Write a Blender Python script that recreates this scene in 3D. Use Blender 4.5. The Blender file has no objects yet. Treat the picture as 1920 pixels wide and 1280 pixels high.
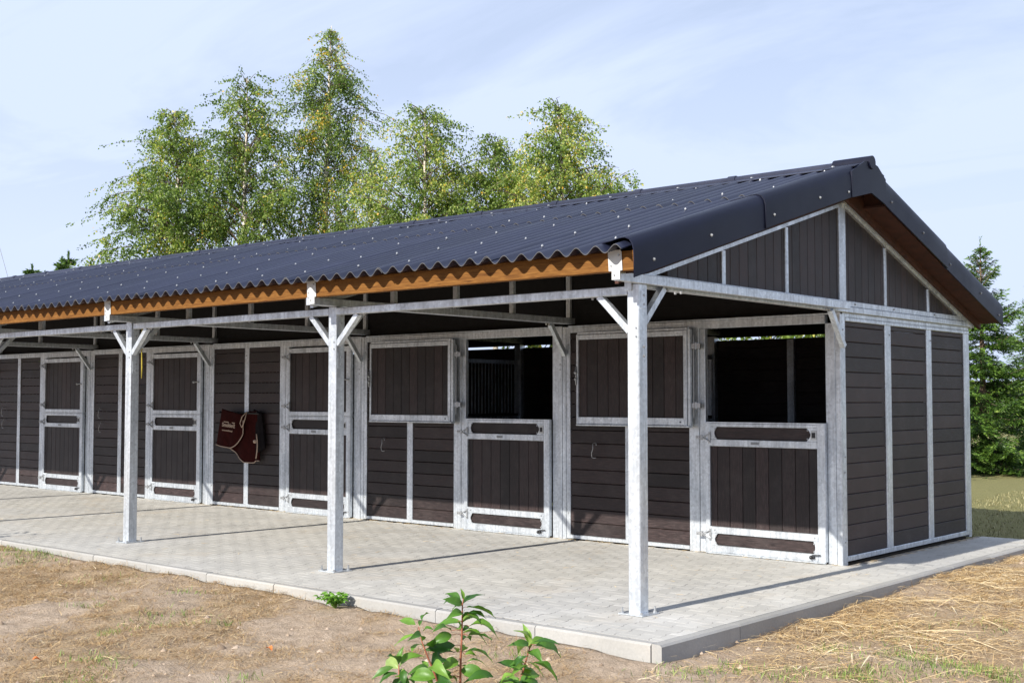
import bpy, math, random
import numpy as np
from mathutils import Vector, Matrix

random.seed(7)
rng = np.random.default_rng(7)
SC = bpy.context.scene
COL = SC.collection
R = math.radians

# ------------------------------------------------------------------ camera, world, sun, exposure
CAM = np.array([5.4042, -11.088, 1.612])
YAW, PITCH = R(41.1227), R(2.7356)
FPX = 2277.77
FW = np.array([-math.sin(YAW) * math.cos(PITCH), math.cos(YAW) * math.cos(PITCH), math.sin(PITCH)])
RT = np.array([math.cos(YAW), math.sin(YAW), 0.0])
UP = np.cross(RT, FW)
cd = bpy.data.cameras.new("camera")
cam = bpy.data.objects.new("camera", cd)
COL.objects.link(cam)
cam.location = CAM
cam.rotation_euler = (math.pi / 2 + PITCH, 0, YAW)
cd.sensor_width = 36.0
cd.lens = 36.0 * FPX / 1920.0
cd.clip_start = 0.1
cd.clip_end = 6000
SC.camera = cam

SUN_DIR = Vector((0.045, 1.0, -0.584)).normalized()       # the way the light travels
ELEV = math.asin(-SUN_DIR.z)
world = bpy.data.worlds.new("World")
SC.world = world
world.use_nodes = True
wn, wl = world.node_tree.nodes, world.node_tree.links
wn.clear()
wo = wn.new("ShaderNodeOutputWorld")
bg = wn.new("ShaderNodeBackground")
sky = wn.new("ShaderNodeTexSky")
sky.sky_type = 'NISHITA'
sky.sun_disc = False
sky.sun_elevation = ELEV
sky.sun_rotation = math.atan2(-SUN_DIR.x, -SUN_DIR.y)
sky.air_density = 1.0
sky.dust_density = 1.2
sky.ozone_density = 1.6
bg.inputs['Strength'].default_value = 0.078
# thin cirrus: noise over the sky direction projected on a high flat layer
tc = wn.new("ShaderNodeTexCoord")
sep = wn.new("ShaderNodeSeparateXYZ")
wl.new(tc.outputs['Generated'], sep.inputs[0])
add = wn.new("ShaderNodeMath"); add.operation = 'ADD'; add.inputs[1].default_value = 0.12
mx0 = wn.new("ShaderNodeMath"); mx0.operation = 'MAXIMUM'; mx0.inputs[1].default_value = 0.0
wl.new(sep.outputs[2], mx0.inputs[0]); wl.new(mx0.outputs[0], add.inputs[0])
dx = wn.new("ShaderNodeMath"); dx.operation = 'DIVIDE'
dy = wn.new("ShaderNodeMath"); dy.operation = 'DIVIDE'
wl.new(sep.outputs[0], dx.inputs[0]); wl.new(add.outputs[0], dx.inputs[1])
wl.new(sep.outputs[1], dy.inputs[0]); wl.new(add.outputs[0], dy.inputs[1])
comb = wn.new("ShaderNodeCombineXYZ")
wl.new(dx.outputs[0], comb.inputs[0]); wl.new(dy.outputs[0], comb.inputs[1])
mp = wn.new("ShaderNodeMapping")
mp.inputs['Rotation'].default_value = (0, 0, R(-28))
mp.inputs['Scale'].default_value = (0.62, 1.15, 1)
mp.inputs['Location'].default_value = (3.1, 0.4, 0)
wl.new(comb.outputs[0], mp.inputs[0])
nz = wn.new("ShaderNodeTexNoise")
nz.inputs['Scale'].default_value = 1.1
nz.inputs['Detail'].default_value = 9
nz.inputs['Roughness'].default_value = 0.6
nz.inputs['Distortion'].default_value = 0.6
wl.new(mp.outputs[0], nz.inputs['Vector'])
cr = wn.new("ShaderNodeValToRGB")
cr.color_ramp.elements[0].position = 0.40; cr.color_ramp.elements[0].color = (0.54, 0.54, 0.54, 1)
cr.color_ramp.elements[1].position = 0.66; cr.color_ramp.elements[1].color = (1, 1, 1, 1)
wl.new(nz.outputs['Fac'], cr.inputs[0])
cm = wn.new("ShaderNodeMix"); cm.data_type = 'RGBA'
hz1 = wn.new("ShaderNodeMath"); hz1.operation = 'SUBTRACT'; hz1.inputs[0].default_value = 1.0
hz2 = wn.new("ShaderNodeMath"); hz2.operation = 'POWER'; hz2.inputs[1].default_value = 5.0
hz3 = wn.new("ShaderNodeMath"); hz3.operation = 'MULTIPLY_ADD'; hz3.inputs[1].default_value = 0.85; hz3.use_clamp = True
wl.new(mx0.outputs[0], hz1.inputs[1]); wl.new(hz1.outputs[0], hz2.inputs[0]); wl.new(hz2.outputs[0], hz3.inputs[0]); wl.new(cr.outputs[0], hz3.inputs[2])
wl.new(hz3.outputs[0], cm.inputs[0])
wl.new(sky.outputs[0], cm.inputs[6])
cm.inputs[7].default_value = (6.3, 7.3, 9.6, 1)
wl.new(cm.outputs[2], bg.inputs['Color'])
wl.new(bg.outputs[0], wo.inputs[0])

sd = bpy.data.lights.new("sun", 'SUN')
sd.energy = 5.0
sd.angle = R(0.5)
sd.color = (1.0, 0.95, 0.87)
sun = bpy.data.objects.new("sun", sd)
COL.objects.link(sun)
sun.rotation_euler = SUN_DIR.to_track_quat('-Z', 'Y').to_euler()
sun.location = (0, -30, 30)

vs = SC.view_settings
vs.view_transform = 'Standard'
vs.look = 'None'
vs.exposure = 0.6
vs.gamma = 1.0
vs.use_curve_mapping = False
SC.render.resolution_x, SC.render.resolution_y = 1024, 682
SC.cycles.max_bounces = 6
SC.cycles.diffuse_bounces = 3
SC.cycles.transparent_max_bounces = 6

# ------------------------------------------------------------------ helpers
def at(px, py, depth):
    """a point `depth` metres in front of the camera, found in the 1920-wide photograph"""
    return CAM + depth * (FW + RT * (px - 960) / FPX - UP * (py - 640) / FPX)

class MB:
    """collects shapes and links them as one mesh object"""
    def __init__(s):
        s.v, s.f, s.t = [], [], []
    def add(s, vs_, fs_, tint=None):
        b = len(s.v)
        s.v.extend([tuple(map(float, q)) for q in vs_])
        s.f.extend([tuple(i + b for i in q) for q in fs_])
        s.t.extend([0.5 if tint is None else tint] * len(fs_))
    def box(s, x0, x1, y0, y1, z0, z1):
        s.add([(x0, y0, z0), (x1, y0, z0), (x1, y1, z0), (x0, y1, z0), (x0, y0, z1), (x1, y0, z1), (x1, y1, z1), (x0, y1, z1)],
              [(0, 3, 2, 1), (4, 5, 6, 7), (0, 1, 5, 4), (1, 2, 6, 5), (2, 3, 7, 6), (3, 0, 4, 7)])
    def extr(s, poly, a, b, fn):
        """closed 2D polygon extruded between two stations; fn(u, v, w) -> xyz"""
        n = len(poly)
        s.add([fn(u, v, a) for u, v in poly] + [fn(u, v, b) for u, v in poly],
              [tuple(range(n - 1, -1, -1)), tuple(range(n, 2 * n))] + [(i, (i + 1) % n, n + (i + 1) % n, n + i) for i in range(n)])
    def cbox(s, x0, x1, y0, y1, z0, z1, axis='z', c=0.005):
        """box with its four long edges chamfered"""
        if axis == 'z': a, b, lo, hi = (x0, x1), (y0, y1), z0, z1; fn = lambda u, v, w: (u, v, w)
        elif axis == 'x': a, b, lo, hi = (y0, y1), (z0, z1), x0, x1; fn = lambda u, v, w: (w, u, v)
        else: a, b, lo, hi = (z0, z1), (x0, x1), y0, y1; fn = lambda u, v, w: (v, w, u)
        (p, q), (r_, t) = a, b
        c = min(c, (q - p) * .3, (t - r_) * .3)
        s.extr([(p + c, r_), (q - c, r_), (q, r_ + c), (q, t - c), (q - c, t), (p + c, t), (p, t - c), (p, r_ + c)], lo, hi, fn)
    def bar(s, p, q, w, h, up=(0, 0, 1)):
        """straight bar from p to q of section w x h"""
        p, q = Vector(p), Vector(q); d = (q - p).normalized()
        a = d.cross(Vector(up)).normalized(); b = a.cross(d).normalized()
        c = []
        for e in (p, q):
            for i, j in ((-1, -1), (1, -1), (1, 1), (-1, 1)):
                c.append(e + a * (i * w / 2) + b * (j * h / 2))
        s.add(c, [(0, 3, 2, 1), (4, 5, 6, 7), (0, 1, 5, 4), (1, 2, 6, 5), (2, 3, 7, 6), (3, 0, 4, 7)])
    def tube(s, pts, rad, n=6, cap=True):
        pts = [Vector(p) for p in pts]
        rad = [rad] * len(pts) if not hasattr(rad, '__len__') else list(rad)
        vs_, fs_ = [], []
        a = None
        for i, p in enumerate(pts):
            d = (pts[min(i + 1, len(pts) - 1)] - pts[max(i - 1, 0)])
            d = d.normalized() if d.length > 1e-9 else Vector((0, 0, 1))
            if a is None:
                a = d.cross(Vector((0.31, 0.2, 0.93)))
                a = a.normalized() if a.length > 1e-4 else d.cross(Vector((1, 0, 0))).normalized()
            a = (a - d * a.dot(d)).normalized(); b = d.cross(a)
            for k in range(n):
                t = 2 * math.pi * k / n
                vs_.append(p + (a * math.cos(t) + b * math.sin(t)) * rad[i])
        for i in range(len(pts) - 1):
            for k in range(n):
                fs_.append((i * n + k, i * n + (k + 1) % n, (i + 1) * n + (k + 1) % n, (i + 1) * n + k))
        if cap:
            fs_.append(tuple(range(n - 1, -1, -1))); m = (len(pts) - 1) * n
            fs_.append(tuple(range(m, m + n)))
        s.add(vs_, fs_)
    def ball(s, c, r, n=8, m=5, sz=1.0):
        vs_, fs_ = [], []
        for i in range(m + 1):
            th = math.pi * i / m
            for k in range(n):
                t = 2 * math.pi * k / n
                vs_.append((c[0] + r * math.sin(th) * math.cos(t), c[1] + r * math.sin(th) * math.sin(t), c[2] + r * sz * math.cos(th)))
        for i in range(m):
            for k in range(n):
                fs_.append((i * n + k, (i + 1) * n + k, (i + 1) * n + (k + 1) % n, i * n + (k + 1) % n))
        s.add(vs_, fs_)
    def mesh(s, name, mat, smooth=False):
        me = bpy.data.meshes.new(name)
        me.from_pydata(s.v, [], s.f)
        at_ = me.attributes.new("tint", 'FLOAT', 'FACE')
        at_.data.foreach_set("value", np.array(s.t, dtype=np.float32))
        if mat: me.materials.append(mat)
        if smooth: me.polygons.foreach_set("use_smooth", [True] * len(me.polygons))
        me.update()
        return me
    def build(s, name, mat, parent=None, smooth=False, kind=None):
        return put(name, s.mesh(name, mat, smooth), parent, kind=kind)

def put(name, me, parent=None, loc=None, rotz=0, kind=None):
    o = bpy.data.objects.new(name, me)
    COL.objects.link(o)
    if parent: o.parent = parent
    if loc is not None: o.location = loc
    if rotz: o.rotation_euler = (0, 0, rotz)
    if kind: o['kind'] = kind
    return o

def npmesh(name, V, F, mat, tint=None, smooth=False):
    """fast mesh from numpy arrays; F is an (n, 4) or (n, 3) array"""
    me = bpy.data.meshes.new(name)
    n, k = F.shape
    me.vertices.add(len(V)); me.vertices.foreach_set("co", np.ascontiguousarray(V, dtype=np.float32).ravel())
    me.loops.add(n * k); me.loops.foreach_set("vertex_index", np.ascontiguousarray(F, dtype=np.int32).ravel())
    me.polygons.add(n)
    me.polygons.foreach_set("loop_start", np.arange(0, n * k, k, dtype=np.int32))
    if smooth: me.polygons.foreach_set("use_smooth", np.ones(n, dtype=bool))
    me.update(calc_edges=True); me.validate()
    if tint is not None:
        a = me.attributes.new("tint", 'FLOAT', 'FACE'); a.data.foreach_set("value", np.asarray(tint, dtype=np.float32))
    me.materials.append(mat)
    return me

def empty(name, loc=(0, 0, 0)):
    o = bpy.data.objects.new(name, None); COL.objects.link(o); o.location = loc; o.empty_display_size = 0.2
    return o

def tag(o, label=None, cat=None, group=None, kind=None):
    if label: o['label'] = label
    if cat: o['category'] = cat
    if group: o['group'] = group
    if kind: o['kind'] = kind
    return o

def vnoise(x, y, scale, seed=0):
    """value noise in 0..1"""
    x = np.asarray(x, float) / scale; y = np.asarray(y, float) / scale
    xi, yi = np.floor(x).astype(np.int64), np.floor(y).astype(np.int64)
    fx, fy = x - xi, y - yi
    fx, fy = fx * fx * (3 - 2 * fx), fy * fy * (3 - 2 * fy)
    def h(a, b):
        k = (a * 374761393 + b * 668265263 + seed * 1442695041) & 0xffffffff
        k = ((k ^ (k >> 13)) * 1274126177) & 0xffffffff
        return ((k ^ (k >> 16)) & 0xffff) / 65535.0
    return (h(xi, yi) * (1 - fx) + h(xi + 1, yi) * fx) * (1 - fy) + (h(xi, yi + 1) * (1 - fx) + h(xi + 1, yi + 1) * fx) * fy

# ------------------------------------------------------------------ materials
class Mat:
    def __init__(s, name, base=(.5, .5, .5), rough=.6, metal=0.0, spec=0.5):
        s.m = bpy.data.materials.new(name); s.m.use_nodes = True
        s.n, s.l = s.m.node_tree.nodes, s.m.node_tree.links
        s.b = s.n['Principled BSDF']
        s.b.inputs['Base Color'].default_value = (*base, 1)
        s.b.inputs['Roughness'].default_value = rough
        s.b.inputs['Metallic'].default_value = metal
        s.b.inputs['Specular IOR Level'].default_value = spec
    def pos(s, scale=(1, 1, 1), obj=False):
        if obj:
            g = s.n.new("ShaderNodeTexCoord").outputs['Object']
        else:
            g = s.n.new("ShaderNodeNewGeometry").outputs['Position']
        m = s.n.new("ShaderNodeMapping"); m.inputs['Scale'].default_value = scale
        s.l.new(g, m.inputs[0]); return m.outputs[0]
    def noise(s, vec, scale, detail=4, rough=.55, dist=0):
        t = s.n.new("ShaderNodeTexNoise")
        t.inputs['Scale'].default_value = scale; t.inputs['Detail'].default_value = detail
        t.inputs['Roughness'].default_value = rough; t.inputs['Distortion'].default_value = dist
        s.l.new(vec, t.inputs['Vector']); return t.outputs['Fac']
    def vor(s, vec, scale, out='Color'):
        t = s.n.new("ShaderNodeTexVoronoi"); t.inputs['Scale'].default_value = scale
        s.l.new(vec, t.inputs['Vector']); return t.outputs[out]
    def ramp(s, fac, stops):
        r_ = s.n.new("ShaderNodeValToRGB"); e = r_.color_ramp.elements
        while len(e) < len(stops): e.new(0.5)
        for i, (p, c) in enumerate(stops):
            e[i].position = p; e[i].color = (*c, 1) if hasattr(c, '__len__') else (c, c, c, 1)
        s.l.new(fac, r_.inputs[0]); return r_.outputs[0]
    def mix(s, fac, a, b, mode='MIX'):
        m = s.n.new("ShaderNodeMix"); m.data_type = 'RGBA'; m.blend_type = mode
        for sock, val in ((m.inputs[0], fac), (m.inputs[6], a), (m.inputs[7], b)):
            if hasattr(val, 'is_linked') or isinstance(val, bpy.types.NodeSocket): s.l.new(val, sock)
            elif hasattr(val, '__len__'): sock.default_value = (*val, 1)
            else: sock.default_value = val
        return m.outputs[2]
    def math(s, op, a, b=0.0):
        m = s.n.new("ShaderNodeMath"); m.operation = op
        for sock, val in ((m.inputs[0], a), (m.inputs[1], b)):
            if isinstance(val, bpy.types.NodeSocket): s.l.new(val, sock)
            else: sock.default_value = val
        return m.outputs[0]
    def rand(s):
        return s.n.new("ShaderNodeObjectInfo").outputs['Random']
    def attr(s, name="tint"):
        a = s.n.new("ShaderNodeAttribute"); a.attribute_name = name; return a.outputs['Fac']
    def color(s, c): s.l.new(c, s.b.inputs['Base Color'])
    def rough(s, c): s.l.new(c, s.b.inputs['Roughness'])
    def bump(s, h, strength=.3, dist=.01):
        b = s.n.new("ShaderNodeBump"); b.inputs['Strength'].default_value = strength; b.inputs['Distance'].default_value = dist
        s.l.new(h, b.inputs['Height']); s.l.new(b.outputs[0], s.b.inputs['Normal'])

def galvanised():
    k = Mat("galvanised_steel", (.5, .52, .54), .45, .72)
    p = k.pos()
    sp = k.vor(p, 42)
    big = k.noise(k.pos((2.2, 2.2, .8)), 3, 5, .6)
    st = k.noise(k.pos((26, 26, 1.2)), 1.0, 5, .6)
    c = k.ramp(big, [(.3, (.56, .60, .645)), (.5, (.69, .73, .77)), (.72, (.80, .84, .87))])
    spv = k.ramp(sp, [(0, .72), (1, 1.06)])
    c = k.mix(.8, c, spv, 'MULTIPLY')
    stv = k.ramp(st, [(.32, .66), (.55, 1.0), (.8, 1.08)])
    c = k.mix(.7, c, stv, 'MULTIPLY')
    k.color(c)
    k.rough(k.ramp(big, [(.3, .50), (.7, .38)]))
    k.bump(k.noise(p, 30, 3), .08, .004)
    return k.m
def plank(name, scale):
    k = Mat(name, (.07, .057, .052), .5, 0, .42)
    p = k.pos(scale)
    g = k.noise(p, 9, 6, .65)
    fine = k.noise(k.pos(tuple(v * 1.0 for v in scale)), 60, 4, .7)
    c = k.ramp(g, [(.30, (.0080, .0042, .0040)), (.5, (.0200, .0118, .0114)), (.70, (.045, .029, .028))])
    tint = k.ramp(k.rand(), [(0, (.52, .50, .50)), (.5, (1.0, .98, .98)), (1, (1.55, 1.50, 1.5))])
    c = k.mix(1.0, c, tint, 'MULTIPLY')
    f2 = k.ramp(fine, [(.35, .66), (.65, 1.28)])
    c = k.mix(.8, c, f2, 'MULTIPLY')
    dust = k.ramp(k.noise(k.pos(), 3.1, 6, .7), [(.48, 0.0), (.75, .38)])
    c = k.mix(dust, c, (.070, .056, .053))
    k.color(c)
    k.rough(k.ramp(g, [(.3, .42), (.7, .62)]))
    k.bump(fine, .35, .004)
    return k.m
def roofmat(nm="anthracite_fibre_cement", spec=.5):
    k = Mat(nm, (.03, .031, .05), .42, 0, spec)
    p = k.pos()
    n1 = k.noise(p, 1.3, 6, .65)
    n2 = k.noise(k.pos((14, 1.2, 1.2)), 2, 5, .6)
    c = k.ramp(n1, [(.3, (.010, .0125, .029)), (.6, (.0155, .019, .041)), (.8, (.025, .029, .054))])
    c = k.mix(.6, c, k.ramp(n2, [(.35, .75), (.65, 1.2)]), 'MULTIPLY')
    c = k.mix(1.0, c, k.ramp(k.rand(), [(0, .88), (1, 1.12)]), 'MULTIPLY')
    sc = k.ramp(k.noise(k.pos((7, 7, 7)), 6, 3, .7), [(.74, 0.0), (.80, .5)])
    c = k.mix(sc, c, (.07, .07, .085))
    if spec < .3: c = k.mix(1.0, c, (.55, .55, .6), 'MULTIPLY')
    k.color(c)
    k.rough(k.ramp(n1, [(.3, .36), (.7, .5)]))
    k.bump(k.noise(p, 120, 3), .12, .002)
    return k.m
def woodmat():
    k = Mat("impregnated_pine", (.3, .12, .035), .7, 0, .15)
    p = k.pos((1.1, 6, 16))
    g = k.noise(p, 4, 6, .6, 1.2)
    c = k.ramp(g, [(.25, (.060, .021, .0055)), (.5, (.155, .066, .0145)), (.75, (.235, .112, .028))])
    kn = k.vor(k.pos((1.6, 3, 5)), 1.3, 'Distance')
    c = k.mix(k.ramp(kn, [(.05, .85), (.13, 0.0)]), c, (.10, .035, .012))
    k.color(c); k.bump(g, .15, .004)
    return k.m
def concrete(name, a, b, rnd=True):
    k = Mat(name, a, .85, 0, .25)
    p = k.pos()
    n1 = k.noise(p, 1.1, 6, .65); n2 = k.noise(p, 60, 4, .7); n3 = k.noise(p, .35, 3, .5)
    c = k.ramp(n1, [(.3, a), (.7, b)])
    c = k.mix(.55, c, k.ramp(n2, [(.3, .8), (.7, 1.1)]), 'MULTIPLY')
    c = k.mix(1.0, c, k.ramp(k.attr(), [(0, .93), (1, 1.05)]), 'MULTIPLY')
    if rnd: c = k.mix(1.0, c, k.ramp(k.rand(), [(0, .93), (1, 1.05)]), 'MULTIPLY')
    sand = k.ramp(k.noise(p, .9, 5, .7, .6), [(.55, 0.0), (.74, .42)])
    c = k.mix(sand, c, (.47, .39, .29))
    c = k.mix(1.0, c, k.ramp(n3, [(.35, (.93, .93, .94)), (.65, (1.03, 1.01, .97))]), 'MULTIPLY')
    blot = k.ramp(k.noise(p, 2.6, 6, .75, .8), [(.63, 0.0), (.73, .22)])
    c = k.mix(blot, c, (.24, .22, .19))
    k.color(c); k.bump(n2, .3, .003)
    return k.m
def soil():
    k = Mat("sandy_soil", (.45, .33, .22), .95, 0, .1)
    p = k.pos()
    n1 = k.noise(p, .9, 7, .68, .4); n2 = k.noise(p, 9, 6, .72); n3 = k.noise(p, 55, 4, .75)
    sand = k.ramp(n2, [(.25, (.30, .222, .155)), (.5, (.47, .365, .268)), (.75, (.60, .48, .37))])
    thatch = k.ramp(n3, [(.3, (.23, .15, .085)), (.5, (.41, .295, .175)), (.72, (.55, .42, .27))])
    v = k.attr("veg")
    vv = k.math('ADD', v, k.math('MULTIPLY', k.math('SUBTRACT', n2, .5), 1.3))
    c = k.mix(k.ramp(vv, [(.30, 0.0), (.95, .8)]), sand, thatch)
    lawn = k.ramp(n3, [(.3, (.13, .135, .052)), (.55, (.26, .24, .105)), (.75, (.37, .32, .17))])
    c = k.mix(k.ramp(k.math('ADD', k.attr("lawn"), k.math('MULTIPLY', k.math('SUBTRACT', n1, .5), .7)), [(.35, 0.0), (.65, 1.0)]), c, lawn)
    c = k.mix(.7, c, k.ramp(k.noise(p, 130, 3, .8), [(.3, .72), (.68, 1.18)]), 'MULTIPLY')
    k.color(c)
    h = k.math('ADD', k.math('MULTIPLY', n2, .7), k.math('MULTIPLY', n3, .6))
    k.bump(h, 1.0, .04)
    return k.m
def bladeMat(name, stops, rough=.6):
    k = Mat(name, stops[0][1], rough, 0, .3)
    k.color(k.ramp(k.attr(), stops))
    return k.m
def leafMat(name, stops, trans=.3, rough=.45, rnd=False):
    k = Mat(name, stops[0][1], rough, 0, .4)
    f = k.rand() if rnd else k.attr()
    c = k.ramp(f, stops)
    if rnd:
        nz_ = k.noise(k.pos(), 60, 3)
        c = k.mix(.5, c, k.ramp(nz_, [(.3, .75), (.7, 1.2)]), 'MULTIPLY')
    k.color(c)
    tr = k.n.new("ShaderNodeBsdfTranslucent")
    lighter = k.mix(1.0, c, (1.5, 1.6, .7), 'MULTIPLY'); k.l.new(lighter, tr.inputs[0])
    ms = k.n.new("ShaderNodeMixShader"); ms.inputs[0].default_value = trans
    k.l.new(k.b.outputs[0], ms.inputs[1]); k.l.new(tr.outputs[0], ms.inputs[2])
    k.l.new(ms.outputs[0], k.n['Material Output'].inputs[0])
    return k.m
def birchbark():
    k = Mat("birch_bark", (.6, .55, .48), .7)
    n1 = k.noise(k.pos((3, 3, 14)), 2, 4, .6)
    k.color(k.ramp(n1, [(.36, (.05, .04, .035)), (.44, (.55, .47, .38)), (.7, (.68, .62, .54))]))
    return k.m
def simple(name, base, rough=.6, metal=0, spec=.5, vary=.25, scale=12):
    k = Mat(name, base, rough, metal, spec)
    n1 = k.noise(k.pos(), scale, 4, .6)
    k.color(k.ramp(n1, [(.3, tuple(v * (1 - vary) for v in base)), (.7, tuple(min(1, v * (1 + vary)) for v in base))]))
    return k.m

M = dict(
    galv=galvanised(), ph=plank("plank_along", (1.0, 1.0, 9)), pv=plank("plank_upright", (9, 9, 1.0)), roof=roofmat(), verge=roofmat('anthracite_flashing', .18), raw=simple('raw_sheet_edge', (.060, .060, .064), .8), attic_shade=simple('attic_shade_black', (.011, .010, .010), .8, 0, .2), weed=leafMat('weed_leaf', [(0, (.07, .19, .015)), (1, (.16, .33, .04))], .3, .5, True), wood=woodmat(),  # the attic colour is near-black to stand in for shade under the roof
    paver=concrete("paver_concrete", (.44, .43, .40), (.54, .53, .50)), kerb=concrete("kerb_concrete", (.30, .295, .28), (.39, .385, .37)),
    joint=simple("joint_sand", (.21, .19, .165), .95), soil=soil(),
    straw=bladeMat("straw", [(0, (.40, .25, .11)), (.4, (.62, .43, .20)), (.75, (.76, .59, .33)), (1, (.86, .75, .52))]),
    dry=bladeMat("dry_grass", [(0, (.17, .095, .042)), (.4, (.33, .205, .095)), (.75, (.48, .34, .17)), (1, (.58, .48, .29))]),
    green=bladeMat("green_grass", [(0, (.06, .12, .02)), (.5, (.14, .24, .04)), (1, (.34, .36, .12))]),
    lawn=bladeMat("lawn_grass", [(0, (.12, .12, .045)), (.5, (.25, .225, .105)), (1, (.40, .35, .19))]),
    bleaf=leafMat("birch_leaf", [(0, (.034, .070, .015)), (.4, (.122, .195, .036)), (.8, (.31, .39, .095)), (.93, (.55, .58, .21)), (.96, (.66, .46, .07)), (1, (.70, .38, .04))], .42),
    bark=birchbark(), twig=simple("brown_twig", (.10, .07, .05)),
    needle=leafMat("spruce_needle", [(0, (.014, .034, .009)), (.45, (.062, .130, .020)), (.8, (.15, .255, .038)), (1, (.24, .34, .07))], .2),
    sbark=simple("spruce_bark", (.16, .11, .075), .9), pbark=simple("sapling_bark", (.26, .085, .045), .6),
    sleaf=leafMat("sapling_leaf", [(0, (.028, .095, .014)), (.5, (.085, .20, .024)), (.85, (.17, .31, .045)), (1, (.28, .38, .12))], .3, .42, True),
    darkwood=simple("dark_timber", (.055, .017, .009), .7, vary=.35), rug=simple("maroon_fleece", (.032, .0052, .0045), .95, 0, .1), trim=simple("cream_binding", (.46, .34, .26), .8, vary=.1),  # darkwood is a darker red-brown than the eave purlin wood
    lining=simple("dark_lining", (.012, .010, .011), .9, 0, .1),
    black=simple("black_plastic", (.012, .012, .014), .4), zinc=simple("zinc_bolt", (.40, .41, .42), .35, .6, vary=.1),
    bracket=simple("bracket_steel", (.52, .53, .53), .5, .1, vary=.1), strap=simple("yellow_strap", (.33, .26, .03), .8),
    litter=simple("orange_leaf", (.62, .17, .04), .7), bedding=simple("dark_bedding", (.05, .04, .03), .95),
    clod=bladeMat('clod', [(0, (.20, .145, .10)), (.5, (.36, .27, .19)), (1, (.52, .41, .31))], .95),
    plate=simple("name_plate", (.27, .28, .29), .5),
)

# ------------------------------------------------------------------ ground
def gz(x, y):
    """height of the soil"""
    x = np.asarray(x, float); y = np.asarray(y, float)
    near = np.exp(-np.maximum(0, np.hypot(x + 2, y + 3) - 16) / 18)
    z = -0.125 + (vnoise(x, y, 1.7, 1) - .5) * .05 * near + (vnoise(x, y, .42, 2) - .5) * .050 * near + (vnoise(x, y, .15, 3) - .5) * .034 * near
    sm = np.clip((y + 4.6) / 6.5, 0, 1); sm = sm * sm * (3 - 2 * sm)
    rise = np.where((x > .7) & (y < 4.5), .075 * sm * np.exp(-np.maximum(0, x - .85) / .9), 0)
    left = (.020 + .060 * np.clip((-x + .2) / 7.5, 0, 1)) * np.where((y < -4) & (x < .95), 1, 0) * np.exp(-np.abs(y + 4.37) / .7)
    return z + rise + left
def veg(x, y):
    """how much of the soil is under dry grass, 0..1"""
    x = np.asarray(x, float); y = np.asarray(y, float)
    n = .6 * vnoise(x + .6 * y, y, .85, 11) + .4 * vnoise(x, y, .33, 12)
    leftward = np.clip((-x - 1.0) / 4.0, 0, 1) * .25
    right = np.where((x > .8) & (y > -4.2), .25, 0)
    return np.clip((n - .5) * 1.7 + .42 + leftward + right, 0, 1)
def lawnmask(x, y):
    return np.clip(np.maximum(np.clip((y - 3.2) / 1.2, 0, 1), np.clip((x - 6) / 4, 0, 1) * 0.6), 0, 1) * 1.0

KX, KY0, KY1, KXL = 0.84, -4.37, 3.46, -26.0
def lines(lo, hi, step, far):
    core = list(np.arange(lo, hi + 1e-6, step))
    a, g = [], step
    p = lo
    while p > -far: g *= 1.22; p -= g; a.append(p)
    b, g, p = [], step, hi
    while p < far: g *= 1.22; p += g; b.append(p)
    return np.array(a[::-1] + core + b)
gx = lines(-11, 5.0, .055, 2500); gy = lines(-9.0, -3.9, .05, 2500)
gy = np.unique(np.concatenate([gy[gy < -3.9], np.arange(-3.9, 4.2, .12), lines(4.2, 5.0, .15, 2500)[lines(4.2, 5.0, .15, 2500) > 4.2]]))
XX, YY = np.meshgrid(gx, gy, indexing='ij')
ZZ = gz(XX, YY)
inside = (XX < KX - .01) & (YY > KY0 + .01) & (YY < KY1 - .02) & (XX > KXL)
ZZ = np.where(inside, -.28, ZZ)
nx, ny = XX.shape
idx = np.arange(nx * ny).reshape(nx, ny)
F = np.stack([idx[:-1, :-1], idx[1:, :-1], idx[1:, 1:], idx[:-1, 1:]], -1).reshape(-1, 4)
me = npmesh("ground", np.stack([XX, YY, ZZ], -1).reshape(-1, 3), F, M['soil'], smooth=True)
for nm, fn in (("veg", veg), ("lawn", lawnmask)):
    a = me.attributes.new(nm, 'FLOAT', 'POINT'); a.data.foreach_set("value", fn(XX, YY).ravel().astype(np.float32))
tag(put("ground", me), "pale sandy soil with brown dry grass around the pavement", kind='structure')

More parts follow.
